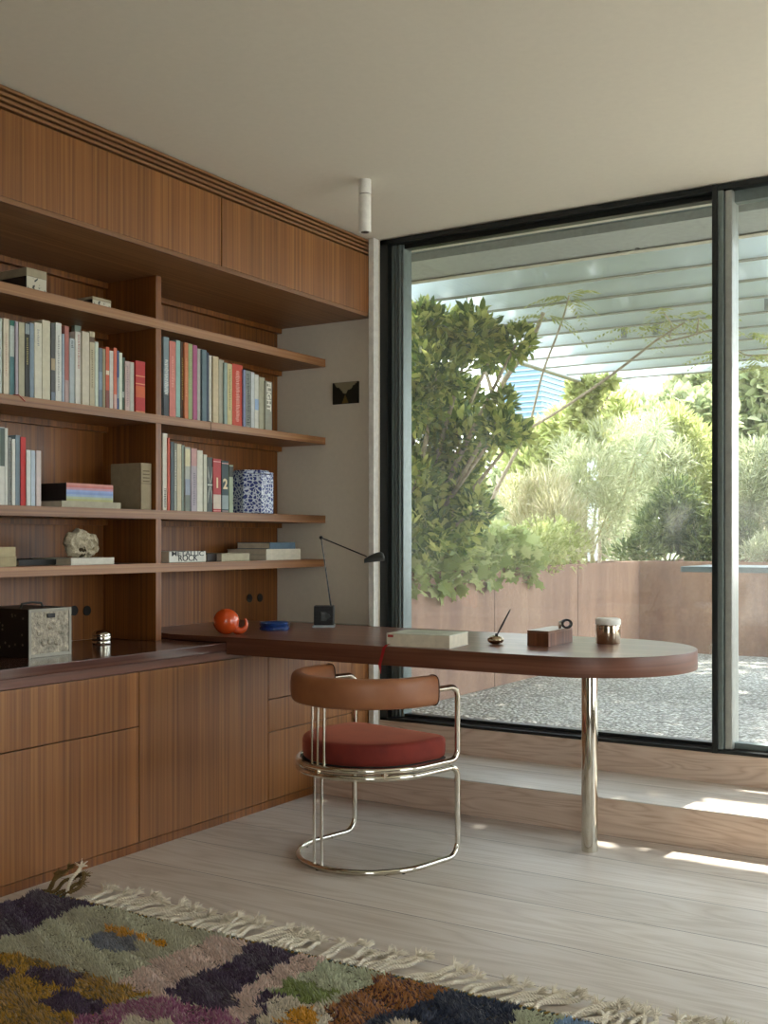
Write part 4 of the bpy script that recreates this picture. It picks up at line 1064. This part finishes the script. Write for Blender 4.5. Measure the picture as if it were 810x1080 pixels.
def tassel(x, mat, length, lean_, rs, ry=RY1, lift=0):
    # one two-ply cord lying on the floor with a frayed end
    P = []; n_ = 26; bend_ = rs.uniform(-.02, .02); ph = rs.uniform(0, 6)
    for i in range(n_):
        s_ = i / (n_ - 1)
        P.append(Vector((x + lean_ * s_ ** 1.3 + bend_ * math.sin(s_ * PI) + .005 * math.sin(s_ * 7 + ph), ry + length * s_, .007 + lift * math.sin(s_ * PI * .5) ** 2 + .005 * abs(math.sin(s_ * 5 + ph)))))
    m = MB(); per = .016
    for strand in (0, PI):
        pts = []; dist = 0
        dense = []
        for i in range(n_ - 1):
            for k in range(3): dense.append(P[i].lerp(P[i + 1], k / 3))
        dense.append(P[-1])
        for i, p in enumerate(dense):
            if i: dist += (p - dense[i - 1]).length
            tdir = (dense[min(i + 1, len(dense) - 1)] - dense[max(i - 1, 0)]).normalized()
            u = Vector((0, 0, 1)) - tdir * tdir.z; u.normalize(); w = tdir.cross(u); a_ = dist / per * 2 * PI + strand
            pts.append(p + (u * math.cos(a_) + w * math.sin(a_)) * .0031)
        m.tube(pts, .0038, 5)
    e = P[-1]; td = (P[-1] - P[-3]).normalized()
    for k in range(38):
        d_ = (td + Vector((rs.uniform(-.8, .8), rs.uniform(-.8, .8), rs.uniform(-.1, .75)))).normalized(); L = rs.uniform(.018, .036)
        q1 = e + d_ * L * .5 + Vector((0, 0, .002)); q2 = e + d_ * L + Vector((rs.uniform(-.004, .004), rs.uniform(-.004, .004), -.003)); q2.z = max(.002, q2.z); q1.z = max(.003, q1.z)
        m.tube([e, q1, q2], [.0022, .0017, .0008], 4)
    return m.build('tassel', mat, rug, smooth=True)
rs = random.Random(21); x = RX0 + .16; k = 0; lean0 = .03
while x < RX1 - .01 and k < 90:
    if k % 6 == 0: lean0 = rs.uniform(.0, .09)
    gap = rs.random() < .04
    tassel(x, WOOL, rs.uniform(.085, .125), lean0 + rs.uniform(-.025, .025), rs, lift=rs.choice([0, .004, .010]))
    x += rs.uniform(.015, .029) + (.05 if gap else 0); k += 1
for dx_, le, ll, lf in ((.01, .06, -.005, .03), (.03, .085, .0, .05), (.055, .09, .01, .03), (.08, .07, .02, .02), (.10, .09, .01, .04)):
    o = tassel(RX0 + dx_, WOOLD, le, ll, rs, lift=lf); o['label'] = 'olive brown tassel'
tassel(RX0 + .12, WOOL, .10, -.045, rs, lift=.06)

# ------------------------------------------------------------------ terrace
ZG = .15
gv = struct('trim_5', MB().box(-3.38, 9, YB + .14, 9.9, -.02, ZG), GRAVEL)
struct('ground', MB().box(-60, 60, 4.9, 120, -.4, -.04), plain('#6f7650', .95, nm='distant_ground'))
struct('wall_outside', MB().box(-7, -2.911, YB + .16, YB + .22, -.1, 3.2), plain('#a89f8e', .9, nm='outside_render'))
def planter(x0, x1, y0, y1, label, seams, face):
    t_ = thing('corten_planter', label, 'planter', ((x0 + x1) / 2, (y0 + y1) / 2, 0)); zt = .955; w = .012
    m = MB(); m.box(x0, x0 + w, y0, y1, 0, zt); m.box(x1 - w, x1, y0, y1, 0, zt); m.box(x0 + w, x1 - w, y0, y0 + w, 0, zt); m.box(x0 + w, x1 - w, y1 - w, y1, 0, zt)
    m.build('steel_walls', CORTEN, t_, bevel=.002)
    MB().box(x0 + w, x1 - w, y0 + w, y1 - w, 0, .88).build('soil', plain('#4a3a2a', .95, var=.2), t_)
    rm = MB(); 
    for a_, b_, c2, d2 in ((x0, x0 + .045, y0, y1), (x1 - .045, x1, y0, y1), (x0 + .045, x1 - .045, y0, y0 + .045), (x0 + .045, x1 - .045, y1 - .045, y1)): rm.box(a_, b_, c2, d2, zt - .001, zt + .008)
    rm.build('rim', CORTEN, t_, bevel=.002)
    for sm in seams:
        (MB().box(x1 - .001, x1 + .0015, sm - .003, sm + .003, .02, zt - .002) if face == 'x' else MB().box(sm - .003, sm + .003, y0 - .0015, y0 + .001, .02, zt - .002)).build('seam', plain('#4d372c', .8), t_)
    return t_
planter(-5.2, -3.385, 4.95, 9.88, 'long weathered steel planter on the left of the terrace', (5.6, 6.9, 8.4), 'x')
planter(-3.3845, 8.5, 9.875, 11.6, 'weathered steel planter across the far end of the terrace', (-1.2, .9, 3.2), 'y')

# outdoor high table
tz = onY(717.7, 597.4, 7.0); tb = thing('outdoor_counter', 'dark slate-blue outdoor counter top seen beyond the window frame', 'table', (tz.x + 1.2, 7.3, ZG))
MB().box(tz.x, tz.x + 2.6, 7.0, 7.62, tz.z - .035, tz.z).build('counter_top', plain('#6d7a7b', .4), tb, bevel=.003)
for xx in (tz.x + .9, tz.x + 2.3): MB().box(xx, xx + .05, 7.25, 7.35, ZG, tz.z - .035).build('leg', FRAME, tb, bevel=.003)

# ------------------------------------------------------------------ roof overhang and pergola
SOF = plain('#a3a8a3', .8, nm='soffit_paint'); 
so = MB(); so.box(-4.6, 9, 5.03, 5.40, 2.6, 2.9)
ov = thing('roof_overhang', 'deep pale roof overhang above the outside of the window', 'roof', (0, 5.0, 2.6))
so.build('soffit', SOF, ov)
MB().box(-4.6, 9, 5.40, 5.43, 2.592, 2.92).build('edge_trim', plain('#77756c', .7), ov)
MB().box(-4.6, 9, 5.385, 5.431, 2.588, 2.592).build('drip_edge', plain('#c5c0ae', .7), ov)
MB().box(-4.6, 9, 4.88, 5.03, 2.640, 2.9).build('blind_channel', plain('#5c6c6c', .6), ov)
MB().box(-4.6, 9, YB + .1, 4.88, 2.605, 2.9).build('inner_soffit', plain('#cfcabb', .7), ov)
for u, v in ((489.5, 289.5), (652.5, 266), (672.5, 262.5)):
    p = onZ(u, v, 2.598); MB().lathe([(.012, -.003), (.012, .002)], (p.x, p.y, 2.598), 14).build('downlight', BLACK, ov)
pg = thing('pergola', 'white slatted pergola with deep blades over the terrace', 'pergola', (0, 7.5, ZG))
def slat_mat():
    t = NT('translucent_white_blade'); t.col(t.ramp(t.noise(t.mapping((1, 1, 1)), 2, 2), [(.3, rgb('#e9ecee')), (.7, rgb('#f2f4f4'))])); t.b.inputs['Roughness'].default_value = .6
    tr = t.n.new('ShaderNodeBsdfTranslucent'); tr.inputs[0].default_value = rgb('#e8eef2'); mx = t.n.new('ShaderNodeMixShader'); mx.inputs[0].default_value = .78
    t.link(t.b.outputs[0], mx.inputs[1]); t.link(tr.outputs[0], mx.inputs[2]); t.link(mx.outputs[0], t.out.inputs[0]); return t.m
SLAT = slat_mat()
EDGE = plain('#99988c', .7, nm='grey_beige_edge')
NB = 9
for i in range(NB):
    y = 5.89 + i * .468
    s_ = MB().box(-3.80, 9, y + .004, y + .03, 2.604, 2.604 + .30).build('blade', SLAT, pg)
    e_ = MB().box(-3.80, 9, y, y + .036, 2.596, 2.604).build('blade_edge', EDGE, s_)
MB().box(-3.86, -3.80, 5.43, 5.89 + (NB - 1) * .468 + .04, 2.59, 2.91).build('side_beam', SLAT, pg)
MB().box(-3.86, -3.80, 5.43, 5.89 + (NB - 1) * .468 + .04, 2.58, 2.59).build('side_beam_edge', EDGE, pg)
for x_, y_ in ((8.6, 9.66),): MB().box(x_, x_ + .1, y_, y_ + .1, ZG, 2.6).build('post', SLAT, pg, bevel=.004)
MB().box(-3.86, -3.78, 9.80, 9.88, .956, 2.6).build('post', SLAT, pg, bevel=.004)
for u, v in ((659, 352), (693, 349), (807, 320)):
    p = onZ(u, v + 6, 2.6); yb = 5.89 + round((p.y - 5.89) / .468) * .468
    MB().box(p.x - .02, p.x + .02, yb - .012, yb + .003, 2.61, 2.68).build('bracket', plain('#8b908e', .5), pg)

# ------------------------------------------------------------------ plants
def leaf_cloud(name, blobs, n, size, aspect, mat, parent, up=.5, shape='oval', zmax=None, zmin=None, ymin=4.98, out=.6, keep=None):
    """blobs: (centre, radius vector); leaves point outwards, each a folded blade of its own"""
    wts = np.array([b[1][0] * b[1][2] for b in blobs]) ; wts = wts / wts.sum()
    bi = rng.choice(len(blobs), n, p=wts); cen = np.array([list(b[0]) for b in blobs])[bi]; rad = np.array([list(b[1]) for b in blobs])[bi]
    d = rng.normal(size=(n, 3)); d /= np.linalg.norm(d, axis=1)[:, None]
    r = rng.uniform(.25, 1.05, n) ** .5
    P = cen + d * rad * r[:, None]
    ok = P[:, 1] > ymin
    if zmax is not None: ok &= P[:, 2] < zmax
    if zmin is not None: ok &= P[:, 2] > zmin
    if keep is not None: ok &= keep(P)
    P = P[ok]; d = d[ok]; n = len(P)
    L = d * out + rng.normal(size=(n, 3)) * .5 + np.array([0, 0, up]); L /= np.linalg.norm(L, axis=1)[:, None]
    N = rng.normal(size=(n, 3)) * .6 + np.array([0, 0, 1.0]); S = np.cross(L, N); S /= (np.linalg.norm(S, axis=1)[:, None] + 1e-9); N = np.cross(S, L)
    sz = size * rng.uniform(.6, 1.25, n)[:, None]
    if shape == 'oval': tpl = [(0, 0, 0), (.35, .5, .06), (.7, .42, .05), (1, 0, -.05), (.7, -.42, .05), (.35, -.5, .06)]
    elif shape == 'blade': tpl = [(0, 0, 0), (.5, .5, .02), (1, 0, -.1), (.5, -.5, .02)]
    elif shape == 'lobed':
        tpl = []
        for k in range(14):
            a_ = -PI + 2 * PI * k / 14; rr = (.58 if k % 2 == 0 else .36) * (1.0 if abs(a_) < 2.6 else .6); tpl.append((.45 + rr * math.cos(a_), rr * math.sin(a_) * .95 / aspect * aspect, .04 * (k % 2)))
    T = np.array(tpl); k = len(T)
    asp = aspect if shape != 'lobed' else 1
    V = P[:, None, :] + sz[:, None, :] * (L[:, None, :] * T[None, :, 0:1] + S[:, None, :] * T[None, :, 1:2] * asp + N[:, None, :] * T[None, :, 2:3])
    V = V.reshape(-1, 3); Fq = np.arange(n * k).reshape(n, k)
    if parent is None: return np_mesh(name, V, Fq, mat, None, tuple(blobs[0][0]))
    return np_mesh(name, V, Fq, mat, parent, tuple(WM[parent.name].translation))
def BL(lst, Y, jit=.25, flat=.9):
    out = []
    for u, v, r in lst:
        y = Y + rng.uniform(-jit, jit); c_ = onY(u, v, y); dd = -SN * c_.x + CS * c_.y; R_ = r * dd / F; out.append((tuple(c_), (R_, R_ * flat, R_)))
    return out
def stems(name, root, base, tips, r0, mat, seed=1):
    rs_ = random.Random(seed); m = MB()
    for tp in tips:
        b_ = Vector(base) + Vector((rs_.uniform(-.05, .05), rs_.uniform(-.05, .05), 0)); t_ = Vector(tp)
        md = b_.lerp(t_, .5) + Vector((rs_.uniform(-.08, .08), rs_.uniform(-.08, .08), .05))
        pts = [b_.lerp(md, q) * (1 - q) + md.lerp(t_, q) * q for q in [i / 8 for i in range(9)]]
        m.tube(pts, [r0 * (1 - .75 * i / 8) for i in range(9)], 7)
    return m.build(name, mat, root, smooth=True)
def shrub(name, label, cat, base, blobs, n, size, aspect, leafm, stemm=STEM, r0=.012, group=None, nt=7, **k):
    t_ = thing(name, label, cat, base, 0, group)
    stems('stem', t_, base, [b[0] for b in blobs[:nt]], r0, stemm, len(label))
    leaf_cloud('foliage', blobs, n, size, aspect, leafm, t_, **k); return t_

# broad-leaved tree in the left planter
bl = BL([(446, 345, 24), (470, 338, 20), (498, 352, 26), (520, 372, 20), (545, 362, 17), (428, 385, 26), (462, 388, 30), (437, 425, 30), (478, 425, 30), (440, 468, 34),
         (488, 468, 32), (525, 455, 20), (545, 458, 13), (532, 425, 12), (436, 515, 30), (476, 515, 32), (500, 540, 18), (444, 560, 30), (480, 562, 24)], 6.05, .35, 1.1)
tbse = (-3.75, 6.2, .88)
shrub('broadleaf_tree', 'dense broad-leaved tree with yellow-green tips at the left of the window', 'tree', tbse, bl, 11000, .075, .42, LEAF_TREE, BARK, .028, nt=19, zmax=2.56, zmin=.9, up=.45)
# slender tree with long bare branches
stt = thing('slender_tree', 'slender tree with long bare branches and feathered leaves reaching across the terrace', 'tree', tuple(onY(524, 520, 7.6)))
base_z = .88
def branch(pts, Y, r0, r1, nm='branch'):
    P = [onY(u, v, Y + dy) for u, v, dy in pts]; n_ = len(P); m = MB()
    dn = []
    for i in range(n_ - 1):
        for k in range(5):
            q = k / 5; p0_, p1_, p2_, p3_ = P[max(i - 1, 0)], P[i], P[i + 1], P[min(i + 2, n_ - 1)]
            dn.append(.5 * ((2 * p1_) + (p2_ - p0_) * q + (2 * p0_ - 5 * p1_ + 4 * p2_ - p3_) * q * q + (-p0_ + 3 * p1_ - 3 * p2_ + p3_) * q ** 3))
    dn.append(P[-1]); m.tube(dn, [r0 + (r1 - r0) * i / (len(dn) - 1) for i in range(len(dn))], 8)
    return m.build(nm, BARK, stt, smooth=True), P
branch([(498, 603, 0), (508, 560, 0), (522, 520, 0), (540, 485, 0), (558, 452, 0)], 7.6, .022, .012, 'trunk')
branch([(558, 452, 0), (572, 395, -.6), (588, 352, -1.3), (596, 328, -1.7), (600, 312, -1.9)], 7.6, .009, .004)
branch([(558, 452, 0), (585, 436, -.2), (620, 413, -.5), (655, 388, -.8), (688, 362, -1.05), (703, 352, -1.15), (722, 340, -1.2)], 7.6, .012, .005)
branch([(703, 360, -1.15), (722, 356, -1.2), (745, 349, -1.2), (752, 348, -1.2)], 7.6, .007, .004)
branch([(706, 356, -1.15), (708, 342, -1.15), (700, 330, -1.2)], 7.6, .006, .004); branch([(735, 352, -1.2), (737, 335, -1.2)], 7.6, .006, .004)
branch([(500, 520, 0), (505, 470, -.2), (530, 405, -.4), (556, 368, -.5), (573, 330, -.6)], 7.3, .026, .014)
branch([(525, 470, -.2), (520, 420, -.3), (510, 385, -.3)], 7.3, .020, .012)
branch([(830, 372, -1.2), (790, 375, -1.2), (775, 368, -1.2), (762, 372, -1.2)], 7.6, .006, .003)
def pinnate(p, dirv, L, rs_):
    V = []; Fq = []
    d_ = Vector(dirv).normalized(); sd = d_.cross(Vector((0, 0, 1)));
    if sd.length < .2: sd = Vector((1, 0, 0))
    sd.normalize()
    for i in range(9):
        q = .15 + .85 * i / 8; c_ = Vector(p) + d_ * L * q + Vector((0, 0, -.35 * L * q * q))
        for s_ in (-1, 1):
            l = L * .30 * (1 - .45 * q); a_ = (sd * s_ + d_ * .5 + Vector((0, 0, -.35 + rs_.uniform(-.15, .15)))).normalized(); w = d_ * l * .16
            o_ = len(V); V += [c_, c_ + a_ * l * .5 + w, c_ + a_ * l, c_ + a_ * l * .5 - w]; Fq.append((o_, o_ + 1, o_ + 2, o_ + 3))
    return V, Fq
VV = []; FF = []; rs = random.Random(4)
for u, v, y, cnt in ((600, 312, 5.7, 8), (592, 320, 5.8, 4), (576, 332, 5.9, 6), (690, 333, 6.4, 6), (712, 338, 6.4, 6), (668, 345, 6.45, 6), (740, 333, 6.4, 7), (748, 340, 6.4, 4), (766, 374, 6.4, 6), (790, 350, 6.4, 8), (790, 375, 6.4, 10), (806, 385, 6.4, 9), (772, 395, 6.4, 5)):
    p = onY(u, v, y)
    for k in range(cnt):
        a_ = rs.uniform(0, 2 * PI); vv, ff = pinnate(p, (math.cos(a_), math.sin(a_) * .6, rs.uniform(-.35, .25)), rs.uniform(.15, .24), rs)
        o_ = len(VV); VV += [tuple(min(2.58, c) if i == 2 else c for i, c in enumerate(q)) for q in vv]; FF += [tuple(i + o_ for i in f_) for f_ in ff]
np_mesh('foliage', np.array(VV), np.array(FF), LEAF_YEL, stt, tuple(stt.location))

# trailing plants spilling over the planter edge
def edge_blobs(us, r, dz=.06):
    out = []
    for u in us:
        p = onX(u, 590, -3.44); out.append(((p.x, p.y, .955 + dz + rng.uniform(-.01, .05)), (r * .7, r, r)))
    return out
for us, lab in (((424, 440, 452), 'pale lobed trailing plant by the window frame at the left planter edge'), ((470, 485, 500), 'lobed trailing plant hanging over the middle of the left planter edge'), ((520, 535, 548), 'lobed trailing plant further back along the left planter edge')):
    e = edge_blobs(us, .17); e += [((b_[0][0] + .06, b_[0][1], .93), (.05, .12, .09)) for b_ in e[::2]]
    b_ = (-3.6, e[1][0][1], .88)
    shrub('trailing_plant', lab, 'plant', b_, e, 420, .105, 1, LEAF_TRAIL, STEM, .005, 'trailing plants along the left planter', nt=3, shape='lobed', up=.2, out=.8)
e = edge_blobs((568, 585, 600, 575), .2, .12); shrub('low_bushy_plant', 'low bright green bush at the far part of the left planter', 'plant', (-3.6, e[0][0][1], .88), e, 2200, .05, .4, LEAF_YEL, STEM, .005, nt=3)

def pl(name, label, cat, lst, Y, n, size, asp, mat, jit=.3, group=None, shape='blade', up=.5, **k):
    b_ = BL(lst, Y, jit); cx0 = sum(q[0][0] for q in b_) / len(b_); gz = .88 if Y < 11.5 else -.04
    cx0 = min(cx0, -3.5) if Y < 9.85 else cx0
    return shrub(name, label, cat, (cx0, Y, gz), b_, n, size, asp, mat, k.pop('stemm', STEM), k.pop('r0', .010), group, nt=6, shape=shape, up=up, zmin=gz, **k)
G1 = 'feathery shrubs in the steel planters'
pl('ornamental_grass', 'straw-coloured clump of ornamental grass in the left planter', 'grass clump', [(560, 555, 22), (590, 548, 26), (575, 520, 24), (610, 575, 16), (545, 525, 18)], 8.6, 3400, .13, .07, LEAF_DRY, .25, None, up=.9, keep=lambda P: P[:, 0] < -2.9)
pl('feathery_shrub', 'silvery feathery shrub left of the planter corner', 'shrub', [(622, 500, 30), (640, 470, 24), (628, 545, 30), (606, 520, 22), (650, 520, 22), (600, 480, 18)], 9.3, 5200, .11, .10, LEAF_FINE, .25, G1)
pl('feathery_shrub', 'feathery shrub straight behind the planter corner', 'shrub', [(672, 470, 30), (700, 490, 28), (676, 515, 30), (690, 545, 22), (665, 560, 20)], 10.7, 5200, .12, .10, LEAF_FINE, .25, G1)
pl('bushy_shrub', 'dark green shrub at the foot of the planter beside the window mullion', 'shrub', [(700, 555, 26), (725, 560, 26), (715, 530, 24), (740, 580, 18), (680, 580, 16), (660, 583, 12)], 10.5, 4200, .10, .22, LEAF_DARK, .15)
pl('bushy_shrub', 'yellow-green shrub left of the window mullion in the far planter', 'shrub', [(735, 500, 28), (725, 470, 26), (745, 535, 22), (710, 450, 20)], 11.0, 4200, .11, .16, LEAF_YEL, .2)
pl('bushy_shrub', 'olive shrub at the right picture edge above the outdoor counter', 'shrub', [(785, 520, 28), (805, 545, 26), (775, 555, 22), (800, 490, 26), (830, 520, 30)], 10.9, 5200, .11, .14, LEAF_FINE, .2)
pl('bushy_shrub', 'small grey-green bush touching the counter at the right picture edge', 'shrub', [(795, 583, 12), (808, 578, 14), (825, 580, 14)], 10.2, 1500, .07, .16, LEAF_FINE, .1)
pl('bushy_shrub', 'dark low bush right of the window mullion behind the counter', 'shrub', [(770, 575, 14), (785, 565, 14), (762, 560, 12)], 10.6, 1500, .08, .25, LEAF_DARK, .1)
pl('background_tree', 'pale green tree behind the left planter, under the pergola corner', 'tree', [(575, 470, 26), (600, 455, 26), (560, 500, 26), (590, 495, 28), (625, 445, 24), (650, 440, 22), (545, 480, 14)], 13.5, 5200, .17, .35, LEAF_YEL, .5, 'trees beyond the terrace', stemm=BARK, r0=.03)
pl('background_tree', 'round-crowned far tree just left of the window mullion', 'tree', [(735, 415, 24), (715, 435, 20), (745, 445, 26), (725, 465, 24), (700, 460, 18)], 17, 4200, .24, .5, LEAF_FAR, .6, 'trees beyond the terrace', shape='oval', stemm=BARK, r0=.05)
pl('background_tree', 'large leafy far tree right of the window mullion', 'tree', [(785, 415, 28), (810, 400, 30), (770, 445, 28), (805, 450, 34), (780, 480, 30), (835, 430, 34)], 18, 5600, .26, .5, LEAF_FAR, .6, 'trees beyond the terrace', shape='oval', stemm=BARK, r0=.05)
pl('background_tree', 'low light green tree crown in the middle distance above the planter corner', 'tree', [(665, 440, 20), (685, 448, 20), (640, 462, 24), (690, 480, 30), (660, 500, 30), (620, 500, 30)], 15, 4600, .2, .4, LEAF_FAR, .5, 'trees beyond the terrace', stemm=BARK, r0=.04)
b_ = []  # crown of an added tree, above the view, shades the far gravel
for x_ in np.arange(-1.9, 5.0, .8):
    for y_ in (10.7, 11.6, 12.5): b_.append(((x_ + rng.uniform(-.2, .2), y_ + rng.uniform(-.2, .2), 3.9 + rng.uniform(-.2, .4)), (.62, .6, .5)))
ct = thing('added_shade_tree', 'added tall tree, unseen crown shading the far terrace gravel, trunk behind the window mullion', 'tree', (-1.62, 12.2, -.04))
MB().tube([(-1.62, 12.2, -.04), (-1.60, 12.2, 1.5), (-1.62, 12.18, 3.3), (-1.4, 12.1, 4.0)], [.06, .05, .045, .03], 9).build('trunk', BARK, ct, smooth=True)
for bb in b_[::3]: MB().tube([(-1.62, 12.18, 3.3), tuple(Vector(bb[0]).lerp(Vector((-1.62, 12.18, 3.9)), .5)), bb[0]], [.03, .02, .008], 7).build('branch', BARK, ct, smooth=True)
leaf_cloud('foliage', b_, 8000, .2, .5, LEAF_FAR, ct, zmin=3.25, shape='oval')
hg = BL([(u, 545, 42) for u in range(430, 900, 36)] + [(u, 500, 30) for u in range(550, 900, 40)], 20, 1.2)
shrub('background_hedge', 'long hazy hedge closing the view beyond the planters', 'hedge', (-6, 20, -.04), hg, 9000, .3, .45, LEAF_FAR, BARK, .04, nt=10, zmin=-.04)
# euphorbia spikes: long stalk with a starry head
for (uv0, uv1, Y_, lab) in (((612, 590), (692, 462), 9.6, 'long pale stalk with a starry seed head leaning to the right'), ((640, 560), (670, 487), 9.5, 'shorter pale stalk with a drooping starry head')):
    a_ = onY(*uv0, Y_); b_ = onY(*uv1, Y_ + .1); s_ = thing('spurge_stalk', lab, 'plant', tuple(a_), 0)
    MB().tube([tuple(a_), tuple(a_.lerp(b_, .5) + Vector((.02, 0, -.02))), tuple(b_)], [.010, .009, .006], 7).build('stalk', STEM, s_, smooth=True)
    leaf_cloud('seed_head', [(tuple(b_ + Vector((0, 0, .06))), (.06, .06, .12))], 500, .13, .06, leaf_mat('silvery_spikes', '#a9b590', '#c3c9a8', '#d8dac4', .4), s_, shape='blade', up=.3, out=1.4)

# climbing vine hanging at the far corner; unseen roof leaves added to block sun
vb = BL([(622, 408, 10), (618, 425, 13), (612, 445, 14), (640, 402, 9), (605, 412, 8), (622, 462, 14)], 9.62, .05)
vn = thing('climbing_vine', 'yellow-green vine hanging from the far left corner of the pergola', 'vine', (-3.72, 9.75, .88))
MB().tube([(-3.72, 9.75, .88), (-3.70, 9.72, 1.6), (-3.72, 9.72, 2.3), (-3.6, 9.72, 2.5)], [.02, .016, .012, .008], 8).build('stem', BARK, vn, smooth=True)
leaf_cloud('hanging_foliage', vb, 2200, .09, .5, LEAF_YEL, vn, zmax=2.59)
top = []
for x_ in np.arange(-3.1, -1.25, .34):
    for y_ in np.arange(5.62, 9.6, .44): top.append(((x_ + rng.uniform(-.1, .1), y_ + rng.uniform(-.1, .1), 3.05), (.34, .34, .10)))
leaf_cloud('added_shade_foliage', top, 9500, .15, .6, LEAF_TREE, vn, zmin=2.93, up=.1)

# ------------------------------------------------------------------ far buildings
def tower(name, label, u0, u1, vtop, Y_, glass, band, pitch, depth=12):
    a_ = onY(u0, vtop, Y_); b_ = onY(u1, vtop, Y_); t_ = thing(name, label, 'building', ((a_.x + b_.x) / 2, Y_ + depth / 2, -.04))
    MB().box(a_.x, b_.x, Y_, Y_ + depth, -.04, a_.z).build('facade', glass, t_)
    z = 3.0; n_ = 0
    while z < a_.z and n_ < 60:
        MB().box(a_.x - .1, b_.x + .1, Y_ - .15, Y_ + depth + .1, z, z + pitch * .28).build('floor_band', band, t_); z += pitch; n_ += 1
tower('glass_tower', 'hazy blue glass tower far beyond the tree', 530, 571, 352, 70, plain('#6a8ba2', .5, nm='blue_facade'), plain('#8c9fac', .7), .36)
tower('banded_building', 'hazy white building with fine horizontal bands beside the blue tower', 571.6, 612, 352, 83, plain('#a9abae', .8), plain('#8d959c', .8), .42)

# ------------------------------------------------------------------ light
w = bpy.data.worlds.new('sky'); bpy.context.scene.world = w; w.use_nodes = True
nt = w.node_tree; bg = nt.nodes['Background']
tc = nt.nodes.new('ShaderNodeTexCoord'); sx_ = nt.nodes.new('ShaderNodeSeparateXYZ'); nt.links.new(tc.outputs['Generated'], sx_.inputs[0])
rp = nt.nodes.new('ShaderNodeValToRGB'); e = rp.color_ramp.elements; e[0].position = 0; e[0].color = (.91, .90, .88, 1); e[1].position = .6; e[1].color = (.64, .75, .90, 1)
nt.links.new(sx_.outputs[2], rp.inputs[0]); nt.links.new(rp.outputs[0], bg.inputs[0]); bg.inputs[1].default_value = 3.6
sl = bpy.data.lights.new('sun', 'SUN'); so_ = bpy.data.objects.new('sun', sl); C.objects.link(so_)
sl.energy = 8; sl.angle = math.radians(.9); sl.color = (1, .95, .87)
so_.location = (0, 12, 20); so_.rotation_euler = Vector((.10, 1, 1.80)).to_track_quat('Z', 'Y').to_euler()

sc = bpy.context.scene
sc.view_settings.view_transform = 'Standard'; sc.view_settings.look = 'None'; sc.view_settings.gamma = 1; sc.view_settings.exposure = 1.1
sc.view_settings.use_curve_mapping = False
